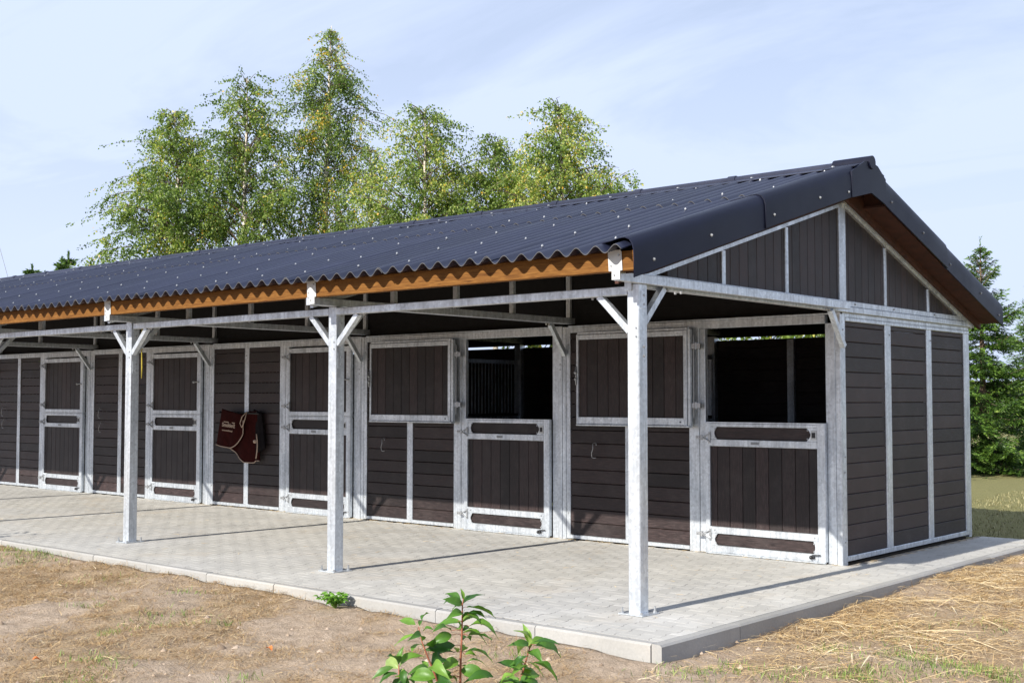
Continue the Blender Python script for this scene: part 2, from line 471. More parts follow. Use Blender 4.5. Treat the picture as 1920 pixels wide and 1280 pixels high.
# ------------------------------------------------------------------ pavement: interlocking pavers, kerb stones
pave = MB()
pave.box(KXL, KX - .09, KY0 + .09, 0.02, -.2, -.0052); pave.box(0.02, KX - .09, 0.0205, KY1, -.2, -.0055)
pave = pave.build("pavement", M['joint'], kind='structure')
pave['label'] = "light grey interlocking block pavement in front of the stable"
PL, PP, PD, GAP = .200, .1425, .013, .0018
def paver_poly(cx, cy):
    h, w = PL / 2, PP / 2
    ed = lambda s: PD * max(-1, min(1, (abs(s) - .05) / .016))          # wide ends, narrow waist
    ys = [-h + GAP, -.066, -.034, .034, .066, h - GAP]
    right = [(w + ed(y) - GAP, y) for y in ys]
    return [(cx + x, cy + y) for x, y in right] + [(cx - x, cy + y) for x, y in right[::-1]]
pavers = []
i0, i1 = int(KXL / PP), int((KX - .08) / PP) + 2
for i in range(i0, i1):
    cx = i * PP + .02
    for j in range(-24, 20):
        cy = j * PL + (i % 2) * PL / 2
        lo_x = KXL + .02; hi_x = KX - .086; lo_y = KY0 + .086; hi_y = 0.03 if cx < 0.06 else KY1 - .005
        if cx < lo_x or cx > hi_x + PP or cy < lo_y - PL or cy > hi_y + PL: continue
        P = [(min(max(x, lo_x), hi_x), min(max(y, lo_y), hi_y)) for x, y in paver_poly(cx, cy)]
        xs, ys = [p[0] for p in P], [p[1] for p in P]
        if max(xs) - min(xs) < .03 or max(ys) - min(ys) < .03: continue
        d = np.array([cx, cy, 0]) - CAM; dep = d @ FW
        px, py = 960 + FPX * (d @ RT) / dep, 640 - FPX * (d @ UP) / dep
        vis = -20 < px < 1940 and py < 1300
        pavers.append((0 if vis else 1, dep, P))
pavers.sort(key=lambda q: (q[0], q[1]))
def add_paver(mb, P, z, tilt, tint):
    n = len(P); cx = sum(p[0] for p in P) / n; cy = sum(p[1] for p in P) / n
    zt = lambda x, y: z + tilt[0] * (x - cx) + tilt[1] * (y - cy)
    c = .0016
    def inn(x, y):
        dx_, dy_ = x - cx, y - cy; l = math.hypot(dx_, dy_) or 1
        return x - c * dx_ / l, y - c * dy_ / l
    V = [(x, y, -.03) for x, y in P] + [(x, y, zt(x, y) - .0012) for x, y in P] + [(*inn(x, y), zt(x, y)) for x, y in P]
    Fs = [tuple(range(2 * n, 3 * n))] + [(k, (k + 1) % n, n + (k + 1) % n, n + k) for k in range(n)] + [(n + k, n + (k + 1) % n, 2 * n + (k + 1) % n, 2 * n + k) for k in range(n)]
    mb.add(V, Fs, tint)
def dirty(o, n=12):
    o.data.materials.append(M['joint']); per = 1 + 2 * n
    for q in o.data.polygons:
        if 1 <= q.index % per <= n: q.material_index = 1
field = MB()
for q, (hid, dep, P) in enumerate(pavers):
    t = (random.gauss(0, .0025), random.gauss(0, .0025)); z = random.gauss(0, .0006); ti = random.random()
    if q < 300:
        mb = MB(); add_paver(mb, P, z, t, ti); dirty(mb.build("paver", M['paver'], pave))
    else:
        add_paver(field, P, z, t, ti)
dirty(field.build("paver_field", M['paver'], pave, kind='stuff'))
kerb = empty("kerb", (0, -4.33, 0)); tag(kerb, "pale concrete kerb stones edging the block pavement", kind='structure')
def kerbstone(x0, x1, y0, y1, axis):
    m = MB(); dz = random.gauss(0, .0015); ox = random.gauss(0, .0015)
    if axis == 'x':
        m.extr([(y0 + ox, -.28), (y1 + ox, -.28), (y1 + ox, dz), (y0 + .014 + ox, dz), (y0 + ox, dz - .014)], x0 + .003, x1 - .003, lambda u, v, w: (w, u, v))
    else:
        m.extr([(x0 + ox, -.28), (x0 + ox, dz), (x1 - .014 + ox, dz), (x1 + ox, dz - .014), (x1 + ox, -.28)], y0 + .003, y1 - .003, lambda u, v, w: (u, w, v))
    m.t = [random.random()] * len(m.t)
    o = m.build("kerb_stone", M['kerb'], kerb); o.matrix_parent_inverse = Matrix.Translation((0, 4.33, 0))
x = KX - .082
while x > KXL:
    kerbstone(x - 1.0, x, KY0, KY0 + .08, 'x'); x -= 1.0
y = KY0
while y < KY1 - .1:
    kerbstone(KX - .08, KX, y, min(y + 1.0, KY1), 'y'); y += 1.0

# ------------------------------------------------------------------ the stable
stable = empty("stable_building", (0, 0, 0))
tag(stable, "long stable row with dark plank walls, galvanised steel frame and corrugated anthracite roof", "stable")
B, NB = 3.5, 6
XL = -B * NB
AP, FS, RS = 3.875, .288, .318                      # ridge height, front and rear pitch
def roofz(y): return AP - (FS * (.05 - y) if y < .05 else RS * (y - .05))
_pl = {}
def hplank(L, h=.147):
    k = ('h', round(L, 3), round(h, 3))
    if k not in _pl:
        c = .006; m = MB()
        m.extr([(0, c), (c, 0), (.028, 0), (.028, h), (c, h), (0, h - c)], 0.0, L, lambda u, v, w: (w, u, v))
        _pl[k] = m.mesh("plank", M['ph'])
    return _pl[k]
def vplank(w_, H, slope=0.0):
    k = ('v', round(w_, 3), round(H, 3), round(slope, 3))
    if k not in _pl:
        c = .005; m = MB()
        P = [(c, 0), (w_ - c, 0), (w_, c), (w_, .028), (0, .028), (0, c)]
        n = len(P)
        V = [(a, b, 0) for a, b in P] + [(a, b, H + slope * a) for a, b in P]
        m.add(V, [tuple(range(n - 1, -1, -1)), tuple(range(n, 2 * n))] + [(i, (i + 1) % n, n + (i + 1) % n, n + i) for i in range(n)])
        _pl[k] = m.mesh("plank", M['pv'])
    return _pl[k]
def hfill(parent, x0, x1, y, z0, z1, side=False, stuff=False):
    """stacked horizontal planks; side=True turns them to face +x (x0..x1 is then along y and y is the x of their face)"""
    z = z0
    while z < z1 - .012:
        h = min(.147, z1 - z)
        loc = (y, x0, z) if side else (x0, y, z)
        j = random.gauss(0, .0012)
        loc = (loc[0] - (j if side else 0), loc[1] + (0 if side else j), loc[2])
        put("plank", hplank(x1 - x0, h), parent, loc, math.pi / 2 if side else 0)
        z += .1505
def vfill(parent, x0, x1, y, z0, z1, off=.06):
    x_ = x0; first = True
    while x_ < x1 - .012:
        w_ = min(.147 if not first else off, x1 - x_)
        put("plank", vplank(w_, z1 - z0), parent, (x_, y + random.gauss(0, .001), z0)); x_ += w_ + .0035; first = False
def bolts(mb, pts, r=.011, axis='y', s=-1):
    for (x_, y_, z_) in pts:
        if axis == 'y': mb.tube([(x_, y_, z_), (x_, y_ + s * .008, z_)], [r, r * .8], 6)
        elif axis == 'x': mb.tube([(x_, y_, z_), (x_ + s * .008, y_, z_)], [r, r * .8], 6)
        else: mb.tube([(x_, y_, z_), (x_, y_, z_ + s * .012)], [r, r * .8], 6)
def hingeset(parent, x, z, y=-.055):
    h = MB()
    h.tube([(x - .035, y - .022, z - .028), (x - .035, y - .022, z + .028)], .013, 8)
    h.box(x - .105, x - .035, y - .020, y - .012, z - .018, z + .018)
    h.bar((x - .03, y - .018, z), (x + .062, y - .012, z + .042), .008, .020, (0, 1, 0)); h.bar((x - .03, y - .018, z), (x + .062, y - .012, z - .042), .008, .020, (0, 1, 0))
    h.box(x + .045, x + .068, y - .012, y - .002, z - .06, z + .06)
    bolts(h, [(x - .09, y - .02, z + .001), (x - .06, y - .02, z + .001)], .009)
    h.build("hinge", M['zinc'], parent)

def gusset(mb, xo, xi, z0, z1, y):
    """corner plate whose inner edge is scooped out"""
    arc = [(xi + (xo - xi) * .38 * math.sin(math.pi * t), z0 + (z1 - z0) * t) for t in np.linspace(0, 1, 9)]
    P = [(xo, z0)] + arc + [(xo, z1)]
    if xo > xi: P = P[::-1]
    P = P[::-1]
    n = len(P)
    mb.add([(a, y, b) for a, b in P] + [(a, y + .01, b) for a, b in P], [tuple(range(n)), tuple(range(2 * n - 1, n - 1, -1))] + [(i, n + i, n + (i + 1) % n, (i + 1) % n) for i in range(n)])

def lower_door(X):
    yf, yb = -.058, -.006
    L, Rr = X - 1.52, X - .15
    d = MB()
    d.cbox(L, L + .055, yf, yb, .022, 1.365); d.cbox(X - .235, Rr, yf, yb, .022, 1.365)
    for z0, z1 in ((1.327, 1.365), (1.125, 1.198), (.215, .288), (.022, .094)):
        d.cbox(L + .055, X - .235, yf + .001, yb - .001, z0, z1, 'x')
    d.cbox(L + .01, Rr - .005, yf - .012, yf + .02, .004, .022, 'x')
    d.box(L + .002, Rr - .002, yf + .006, yb - .004, 1.3655, 1.378)
    o = d.build("lower_door", M['galv'], stable)
    for z0, z1, xr in ((1.198, 1.327, X - .345), (.094, .215, X - .285)):
        for xo_, xi_ in ((L + .055, L + .142), (X - .235, xr)):
            g = MB(); gusset(g, xo_, xi_, z0, z1, yf + .004); g.build("corner_plate", M['galv'], o)
    bb = MB()
    for z0, z1, xr in ((1.198, 1.327, X - .335), (.094, .215, X - .275)):
        bolts(bb, [(a, yf + .004, b) for a in (L + .125, xr) for b in (z0 + .022, z1 - .022)], .010)
    bolts(bb, [(L + .11, yf + .001, .252), (X - .27, yf + .001, .252)], .009)
    bb.build("bolt", M['plate'], o, kind='stuff')
    for z0, z1 in ((1.200, 1.325), (.096, .213)):
        put("plank", hplank(1.23, z1 - z0), o, (X - 1.465, yf + .022, z0))
    vfill(o, X - 1.464, X - .236, yf + .022, .289, 1.124, .075)
    lk = MB(); lk.box(X - .298, X - .236, yf - .004, yf + .003, 1.213, 1.306); lk.build("lock_plate", M['bracket'], o)
    lk = MB(); lk.box(X - .286, X - .248, yf - .007, yf - .004, 1.232, 1.285); lk.build("lock_slot", M['black'], o)
    npl = MB(); npl.box(X - .97, X - .88, yf - .005, yf, 1.150, 1.176); npl.build("name_plate", M['plate'], o)
    lt = MB(); lt.ball((X - .30, yf - .02, .062), .021); lt.bar((X - .29, yf - .018, .082), (X - .20, yf - .02, .090), .01, .01); lt.tube([(X - .275, yf, .06), (X - .275, yf - .03, .06)], .012)
    lt.build("foot_latch", M['black'], o, True)
    hingeset(o, L, 1.215); hingeset(o, L, .205)
    return o
def upper_door(X, opened):
    if opened:
        L, Rr, yf, yb, z0, z1 = X - 3.20, X - 1.705, -.118, -.062, 1.335, 2.352
    else:
        L, Rr, yf, yb, z0, z1 = X - 1.52, X - .15, -.058, -.006, 1.384, 2.345
    d = MB()
    wl_, wr_, wt, wb = (.028, .045, .056, .082) if opened else (.06, .09, .07, .06)
    d.cbox(L, L + wl_, yf, yb, z0, z1); d.cbox(Rr - wr_, Rr, yf, yb, z0, z1)
    d.cbox(L + wl_, Rr - wr_, yf + .001, yb - .001, z0, z0 + wb, 'x'); d.cbox(L + wl_, Rr - wr_, yf + .001, yb - .001, z1 - wt, z1, 'x')
    if opened:
        d.cbox(L + .01, Rr + .035, yf - .016, yb, z0 - .020, z0, 'x'); d.cbox(Rr + .002, Rr + .035, yf + .012, yb, z0, z1 + .012); d.cbox(L + .01, Rr + .002, yf + .012, yb, z1 + .001, z1 + .030, 'x')
        d.box(Rr - .20, Rr - .03, yf - .004, yf + .001, z0 + .012, z0 + .062)
    o = d.build("upper_door", M['galv'], stable)
    o['label'] = "opened upper door swung flat against the wall" if opened else "closed upper door"
    vfill(o, L + wl_, Rr - wr_, yf + .020, z0 + wb, z1 - wt, .11)
    k = MB()
    if opened:
        k.ball((L + .004, yf - .016, 1.92), .020); k.ball((L + .004, yf - .016, 1.845), .018); k.tube([(L + .004, yf - .01, 1.78), (L + .004, yf - .01, 1.99)], .008)
        k.build("door_bolt", M['zinc'], o, True)
        h = MB(); h.box(Rr - .09, Rr - .07, yf - .006, yf - .004, z0 + .03, z0 + .045); h.build("bolt_hole", M['black'], o)
        for z in (1.55, 2.18):
            h = MB(); h.box(Rr + .035, X - 1.56, -.085, -.055, z - .025, z + .025); h.tube([(X - 1.615, -.08, z - .035), (X - 1.615, -.08, z + .035)], .016, 8); h.build("hinge", M['zinc'], o)
        r_ = MB(); r_.tube([(X - 1.648, -.07, 1.42), (X - 1.648, -.07, 2.30)], .006); r_.build("pivot_rod", M['zinc'], o)
    else:
        k.tube([(X - .20, yf, 1.885), (X - .20, yf - .05, 1.885)], .008); k.ball((X - .25, yf - .05, 1.885), .022); k.tube([(X - .25, yf - .05, 1.885), (X - .13, yf - .05, 1.885)], .009)
        k.build("door_bolt", M['zinc'], o, True)
        hingeset(o, L, 1.52); hingeset(o, L, 2.22)
    return o
def hook(x, z):
    m = MB(); y = -.0
    m.tube([(x, .012, z), (x, -.035, z), (x + .012, -.06, z - .005), (x + .015, -.06, z - .06), (x - .004, -.06, z - .11), (x - .008, -.05, z - .155), (x + .012, -.05, z - .165), (x + .055, -.055, z - .160)], .0048, 5)
    m.tube([(x, -.035, z), (x + .05, -.045, z + .004), (x + .062, -.06, z - .02)], .0048, 5)
    m.build("blanket_hook", M['zinc'], stable, True)

for k in range(NB):
    X = -B * k
    # upright columns at the right edge of the bay
    c = MB()
    if k == 0:
        c.cbox(X - .165, X - .060, .003, .06, .004, 2.365); c.cbox(X - .058, X, 0, .11, -.012, 2.47)
        c.box(X - .11, X - .058, .061, .11, .0, 2.40)
    else:
        c.cbox(X - .145, X - .056, .001, .06, .004, 2.365); c.cbox(X - .054, X + .006, -.010, .10, -.012, 2.46)
        c.cbox(X + .008, X + .060, -.004, .06, .002, 2.455); c.cbox(X + .062, X + .119, 0, .06, .012, 2.455)
    o = c.build("wall_post", M['galv'], stable)
    b = MB()
    if k: bolts(b, [(X + .09, 0, 2.25), (X + .09, 0, .3), (X - .02, -.01, 2.02), (X - .02, -.01, 1.96)], .010)
    else: bolts(b, [(X, .055, 2.30), (X, .07, 1.05), (X, .055, .22)], .009, 'x', 1)
    b.build("bolt", M['zinc'], o, kind='stuff')
    h = MB()
    h.cbox(X - 1.625, X - 1.552, .004, .06, .006, 2.365); h.cbox(X - 1.755, X - 1.627, 0, .06, .002, 2.385)
    h.build("hinge_post", M['galv'], stable)
    # rails over the bay
    t = MB()
    t.cbox(X - 3.38, X - 1.757, .001, .06, 2.386, 2.452, 'x'); t.cbox(X - 1.755, X - (.165 if k == 0 else .056), .002, .06, 2.366, 2.452, 'x')
    t.cbox(X - 3.40, X - (.0 if k == 0 else -.008), -.006, .056, 2.4535, 2.470, 'x')
    t.build("top_rail", M['galv'], stable)
    t = MB()
    t.cbox(X - 3.38, X - 1.757, -.003, .05, .014, .058, 'x')
    t.build("bottom_rail", M['galv'], stable)
    # plank panel with its mullion
    p = MB(); p.cbox(X - 2.60, X - 2.497, .000, .05, .058, 2.386)
    o = p.build("wall_panel", M['galv'], stable)
    if k < 5:
        bm = MB(); bolts(bm, [(X - 2.55, 0, 2.27)], .009); bm.build("bolt", M['plate'], o, kind='stuff')
        hfill(o, X - 2.497, X - 1.757, .014, .058, 2.386); hfill(o, X - 3.38, X - 2.60, .014, .058, 2.386)
        lower_door(X); upper_door(X, k < 2)
    else:
        q = MB(); q.box(X - 3.38, X - 1.76, .014, .04, .058, 2.386); q.box(X - 1.55, X - .145, .014, .04, .02, 2.365); q.build("wall_board", M['ph'], stable)
    # partition between two stalls: boards below, bars above
    Xp = X - B + .02
    q = MB()
    for zz in np.arange(.05, 1.30, .1505): q.cbox(Xp - .02, Xp + .02, .11, 3.28, zz, zz + .147, 'y')
    q.build("partition_board", M['ph'], stable, kind='stuff')
    q = MB()
    q.cbox(Xp - .03, Xp + .03, .11, 3.28, 1.30, 1.36, 'y'); q.cbox(Xp - .03, Xp + .03, .11, 3.28, 2.16, 2.22, 'y')
    for yy in np.arange(.16, 3.26, .075): q.tube([(Xp, yy, 1.36), (Xp, yy, 2.16)], .010, 6, False)
    q.build("partition_grille", M['galv'], stable, kind='stuff')
    q = MB(); q.cbox(Xp - .06, Xp + .06, 3.22, 3.34, 0, 2.47); q.cbox(Xp + 1.14, Xp + 1.24, 3.25, 3.36, 0, 2.40); q.build("rear_post", M['galv'], stable)
for (x_, z_) in ((-3.02, 1.115), (-6.525, 1.095), (-10.03, 1.435), (-13.63, 1.46), (-13.60, 1.22), (-17.10, 1.47), (-17.07, 1.24)):
    hook(x_, z_)
# rear and far walls, and the floor inside
for k in range(NB):
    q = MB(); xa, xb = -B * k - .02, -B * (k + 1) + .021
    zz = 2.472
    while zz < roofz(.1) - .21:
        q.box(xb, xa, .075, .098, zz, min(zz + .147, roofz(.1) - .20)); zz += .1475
    q.build("attic_shade_board", M['attic_shade'], stable, kind='stuff')  # added boards: shut out stray light, shade painted into their black colour
q = MB()
for zz in np.arange(.05, 2.39, .1505): q.cbox(XL, -.02, 3.30, 3.335, zz, min(zz + .1504, 2.415), 'x', .003)
q.build("rear_wall", M['ph'], stable)
q = MB(); q.box(XL, -.06, 3.305, 3.335, 2.452, 2.76); q.build("rear_attic_board", M['attic_shade'], stable)  # rear boarding in the same colour with the shade painted in
q = MB(); q.box(XL, XL + .04, 0.1, 3.3, .02, 2.45); q.build("far_end_wall", M['ph'], stable)
q = MB(); q.box(XL, -.06, .07, 3.34, -.1, -.003); q.build("stall_floor", M['bedding'], stable)
# gable side wall
ystud = [(.0, .11), (1.035, 1.178), (2.115, 2.252), (3.20, 3.366)]
sw = MB()
for a, b_ in ystud[1:]: sw.cbox(-.05, .002 if b_ > 3.3 else -.001, a, b_, .078, 2.386)
sw.cbox(-.05, .001, .112, 3.366, .026, .0775, 'y'); sw.cbox(-.05, .004, .112, 3.366, 2.3865, 2.425, 'y'); sw.cbox(-.05, -.002, .112, 3.366, 2.426, 2.470, 'y')
sw.box(-.048, 0, 3.28, 3.364, .0, .026)
sw = sw.build("gable_wall", M['galv'], stable)
bb = MB(); bolts(bb, [(0, 1.135, 2.29), (0, 2.215, 2.27), (-0.001, .06, .9)], .010, 'x', 1); bb.build("bolt", M['plate'], sw, kind='stuff')
for (a, b_), (c_, d_) in zip(ystud[:-1], ystud[1:]):
    hfill(sw, b_ + .002, c_ - .002, -.012, .079, 2.385, side=True)
# gable beam and the triangle of upright planks over it
gb = MB()
gb.cbox(-.03, .030, -3.43, 3.42, 2.471, 2.530, 'y'); gb.cbox(-.03, .018, -3.40, 3.37, 2.532, 2.588, 'y')
gb.cbox(-.028, .036, -3.56, -3.40, 2.44, 2.60, 'y')
gb = gb.build("gable_beam", M['galv'], stable)
bb = MB(); bolts(bb, [(.018, yy, 2.562) for yy in (-2.55, -1.30, -.22, .30, 1.22, 2.30)], .013, 'x', 1); bb.build("bolt", M['plate'], gb, kind='stuff')
bb = MB(); bolts(bb, [(.036, -3.52, 2.53), (.036, -3.455, 2.525)], .016, 'x', 1); bb.build("bolt_head", M['zinc'], gb)
def rake(y): return roofz(y) - .350
studs = [-2.165, -1.065, .052, 1.055, 2.17]
gp = MB()
for s in studs:
    w_ = .07 if s == .052 else .028
    yy = s
    gp.cbox(-.04, .012 if s == .052 else .006, yy - w_, yy + w_, (2.472 if s == .052 else 2.589), rake(yy) + (.06 if s == .052 else -.012))
def rakebar(mb, y0, y1, n0, n1, x0, x1):
    mb.add([(x_, y_, roofz(y_) + n) for y_ in (y0, y1) for x_, n in ((x0, n0), (x1, n0), (x1, n1), (x0, n1))], [(0, 3, 2, 1), (4, 5, 6, 7), (0, 1, 5, 4), (1, 2, 6, 5), (2, 3, 7, 6), (3, 0, 4, 7)])
rakebar(gp, -3.42, .049, -.352, -.318, -.03, .020); rakebar(gp, .051, 3.42, -.352, -.330, -.03, .020); rakebar(gp, .051, 3.45, -.329, -.302, -.03, .034)
gp = gp.build("gable_panel", M['galv'], stable)
ed = [-3.40] + studs + [3.37]
for i in range(len(ed) - 1):
    a = ed[i] + (.07 if ed[i] == .052 else .028 if i else 0); b_ = ed[i + 1] - (.07 if ed[i + 1] == .052 else .028 if i < len(ed) - 2 else 0)
    y = a; first = True
    while y < b_ - .01:
        w_ = min(.147 if not first else .09, b_ - y)
        h0, h1 = rake(y) - 2.589 - .003, rake(y + w_) - 2.589 - .003
        if min(h0, h1) < .01:
            y += w_ + .0035; first = False; continue
        put("plank", vplank(w_, h0, (h1 - h0) / w_), gp, (-.008, y, 2.589), math.pi / 2); y += w_ + .0035; first = False

# canopy posts with their feet, braces and the beam on them
PX0, PY, PH = .042, -3.494, .055
for k in range(NB + 1):
    X = PX0 - B * k + (.018 if k == 1 else -.02 if k == 2 else 0)
    p = MB(); p.cbox(X - PH, X + PH, PY - PH, PY + PH, .012, 2.482, c=.006); p.box(X - PH + .004, X + PH - .004, PY - PH + .004, PY + PH - .004, 2.4825, 2.488)
    o = p.build("canopy_post", M['galv'], stable)
    f = MB(); f.box(X - .11, X + .11, PY - .11, PY + .11, .002, .012); f.build("base_plate", M['galv'], o)
    for sx, sy in ((-1, 1), (1, 1), (-1, -1), (1, -1)):
        if (sx, sy) == (-1, -1) or (sx, sy) == (1, 1) or True:
            a = MB(); xx, yy = X + sx * .088, PY + sy * .088
            a.tube([(xx, yy, .012), (xx, yy, .024)], .015, 6); a.tube([(xx, yy, .024), (xx, yy, .055 if (sx, sy) != (1, -1) else .03)], .009, 6)
            a.build("anchor_bolt", M['zinc'], o)
    br = MB()
    def brace(pa, pb, up):
        br_ = MB(); br_.bar(pa, pb, .05, .05, up); b2 = br_.build("brace", M['galv'], o); return b2
    if k < NB: brace((X - .05, PY - .02, 2.135), (X - .335, PY - .02, 2.412), (0, 1, 0))
    if k > 0: brace((X + .05, PY - .02, 2.135), (X + .335, PY - .02, 2.412), (0, 1, 0))
    brace((X + .0, PY + .05, 2.175), (X + .0, PY + .345, 2.48), (1, 0, 0))
    brace((X, -.02, 2.13), (X, -.285, 2.475), (1, 0, 0))
    bb = MB()
    bolts(bb, [(X + .028, PY - PH, 2.155), (X + .028, PY - PH, 2.09)], .010)
    bolts(bb, [(X + PH, PY + .01, z) for z in (2.405, 2.335, 2.015, 1.945)], .013, 'x', 1)
    for sx in (-1, 1): bolts(bb, [(X + sx * .36, PY - .02, 2.41), (X + sx * .41, PY - .02, 2.41)], .012, 'z', -1.6)
    bolts(bb, [(X, PY + .37, 2.484), (X, PY + .42, 2.484), (X, -.31, 2.484), (X, -.36, 2.484)], .012, 'z', -1.6)
    bb.build("bolt", M['zinc'], o, kind='stuff')
    for z_ in ((2.30, 1.91) if k else (2.30,)):
        pl = MB(); pl.box(X + PH, X + PH + .004, PY - .03, PY + .035, z_, z_ + .14); pl.build("joint_plate", M['galv'], o)
    if k < NB:
        bm = MB(); bm.cbox(X - B + PH + .002, X - PH - .002, PY - PH + .002, PY + .005, 2.410, 2.478, 'x'); bm.build("canopy_beam", M['galv'], stable)
    # roof truss over the post line
    t = MB(); t.cbox(X + .035, X + .075, -3.84, -.01, 2.490, 2.560, 'y', .003) if k == 0 else t.cbox(X - .03, X + .075, -3.84, 3.42, 2.490, 2.560, 'y', .003)
    t = t.build("roof_truss", M['galv'], stable)
    if k:
        rr = MB(); rakebar(rr, -3.80, .048, -.30, -.21, X - .02, X + .02); rakebar(rr, .052, 3.45, -.30, -.21, X - .02, X + .02); rr.build("rafter", M['galv'], t)
        for yy in (-2.75, -1.85, -.95, .06, 1.2, 2.3):
            ss = MB(); ss.cbox(X - .03, X + .03, yy - .025, yy + .025, 2.561, roofz(yy) - .303); ss.build("strut", M['galv'], t)
    br = MB()
    y_ = -3.846; xl, xh = X - .012, X + .108
    P = [(xl + .012, 2.715), (xl, 2.700), (xl + .008, 2.562), (xl + .035, 2.560), (xl + .035, 2.496), (xh - .01, 2.496), (xh - .01, 2.560), (xh + .012, 2.562), (xh + .004, 2.70), (xh - .008, 2.715)]
    n = len(P)
    br.add([(a, y_ - .004, b_) for a, b_ in P] + [(a, y_, b_) for a, b_ in P], [tuple(range(n)), tuple(range(2 * n - 1, n - 1, -1))] + [(i, n + i, n + (i + 1) % n, (i + 1) % n) for i in range(n)])
    b2 = br.build("purlin_bracket", M['bracket'], stable)
    sw_ = MB(); bolts(sw_, [(xl + .03, y_ - .004, 2.60), (xh - .02, y_ - .004, 2.675), (xl + .06, y_ - .004, 2.53)], .008); sw_.build("bolt", M['zinc'], b2, kind='stuff')
# timber: eave purlin in lengths, purlins under the sheets, barge boards at the gable
for k in range(NB):
    xa = PX0 - B * k + (.235 if k == 0 else -.001); xb = PX0 - B * (k + 1) + .001
    w_ = MB(); w_.cbox(xb, xa, -3.842, -3.775, 2.558, 2.705, 'x', .004); w_.build("eave_purlin", M['wood'], stable)
for yy in (-2.9, -2.2, -1.3, -.3, .45, 1.4, 2.4, 3.45):
    w_ = MB(); z_ = roofz(yy); w_.cbox(XL, .262, yy - .03, yy + .03, z_ - .205, z_ - .045, 'x'); w_.build("purlin", M['darkwood'], stable)
w_ = MB(); rakebar(w_, -3.77, .049, -.30, -.05, .036, .075); rakebar(w_, .051, 3.56, -.30, -.05, .036, .075); w_.build("barge_board", M['darkwood'], stable)
w_ = MB(); rakebar(w_, .40, 3.58, -.235, -.212, .078, .290); rakebar(w_, -3.74, -.40, -.235, -.212, .078, .290); w_.build("soffit_board", M['darkwood'], stable)

# corrugated sheets
roof = MB(); roof.cbox(XL, .02, .03, .07, AP - .16, AP - .06, 'x'); roof = roof.build("roof", M['wood'], stable)
WV, AMP = .18, .029
def wavesheet(x0, x1, y0, y1, lift, zf, mat, name, parent, parts=10, lift2=None):
    n = max(2, int(round((x1 - x0) / WV * parts)))
    xs = np.linspace(x0, x1, n + 1)
    wz = AMP * np.cos(2 * np.pi * (xs - .01) / WV)
    V, Fq = [], []
    T = .0075
    lifts = (lift, lift if lift2 is None else lift2)
    for o_ in (0, -T):
        for yy, lf in ((y0, lifts[0]), (y1, lifts[1])):
            V += [(a, yy, zf(yy) + b + lf + o_) for a, b in zip(xs, wz)]
    m = n + 1
    for i in range(n):
        Fq.append((i, i + 1, m + i + 1, m + i)); Fq.append((2 * m + i + 1, 2 * m + i, 3 * m + i, 3 * m + i + 1))
    b = len(V)
    V += V[:m] + V[2 * m:3 * m] + V[m:2 * m] + V[3 * m:4 * m]
    for i in range(n):
        Fq.append((b + i + 1, b + i, b + m + i, b + m + i + 1)); Fq.append((b + 2 * m + i, b + 2 * m + i + 1, b + 3 * m + i + 1, b + 3 * m + i))
    mb = MB(); mb.add(V, Fq); o = mb.build(name, mat, parent, True)
    o.data.materials.append(M['raw'])
    for q in o.data.polygons:
        if q.index >= 2 * n: q.material_index = 1
    return o
SWD = 7 * WV
ncol = int((0.26 - XL) / SWD) + 1
for i in range(ncol):
    x1 = .245 - i * SWD; x0 = max(x1 - SWD - .10, XL - .2)
    up_ = .009 * (i % 2)
    wavesheet(x0, x1, -3.985 + random.gauss(0, .004), -1.42, up_, roofz, M['roof'], "roofing_sheet", roof)
    wavesheet(x0, x1, -1.56 + random.gauss(0, .004), .04, up_ + .012, roofz, M['roof'], "roofing_sheet", roof)
wavesheet(XL - .2, .245, .06, 3.68, 0, roofz, M['roof'], "rear_sheet", roof, 6)
# ridge pieces with a roll on top
x1 = -.04; i = 0
while x1 > XL:
    x0 = x1 - 1.205
    m = MB()
    for s, sl in ((-1, FS), (1, RS)):
        pr = [(.0, .052), (.20, .052 - sl * .20 - .004), (.20, .044 - sl * .20 - .004), (.0, .044)]
        m.add([(x_, .05 + s * a, AP + b) for x_ in (x0 - .03, x1) for a, b in pr], [(0, 1, 2, 3), (7, 6, 5, 4), (0, 4, 5, 1), (1, 5, 6, 2), (2, 6, 7, 3), (3, 7, 4, 0)])
    m.tube([(x0, .05, AP + .040), (x1, .05, AP + .040)], .044, 12); m.tube([(x0 - .02, .05, AP + .042), (x0 + .07, .05, AP + .042)], .052, 12)
    m.build("ridge_cap", M['roof'], roof)
    x1 = x0
# flashing along the gable, two lengths to a side
PROF = [(-.03, .028), (.03, .038), (.10, .046), (.17, .060), (.225, .062), (.265, .045), (.290, .012), (.302, -.03), (.306, -.10), (.306, -.238)]
def flash(y0, y1, grow):
    n = len(PROF); V, Fq = [], []
    Y = [y0, y1]
    for t_ in (grow, grow - .008):
        for yy in Y:
            for i, (a, b) in enumerate(PROF):
                q = min(1, i / 6)
                V.append((a + t_ * q, yy, roofz(yy) + b + t_ * (1 - q * .3)))
    for i in range(n - 1):
        Fq.append((i, n + i, n + i + 1, i + 1) if y1 < y0 else (i, i + 1, n + i + 1, n + i))
        Fq.append((2 * n + i, 2 * n + i + 1, 3 * n + i + 1, 3 * n + i))
    b = len(V); V += V[:]
    for i in range(n - 1):
        Fq.append((b + i, b + 2 * n + i, b + 2 * n + i + 1, b + i + 1)); Fq.append((b + n + i, b + n + i + 1, b + 3 * n + i + 1, b + 3 * n + i))
    Fq.append((b + n - 1, b + 3 * n - 1, b + 4 * n - 1, b + 2 * n - 1))
    mb = MB(); mb.add(V, Fq); return mb.build("verge_flashing", M['verge'], roof, True)
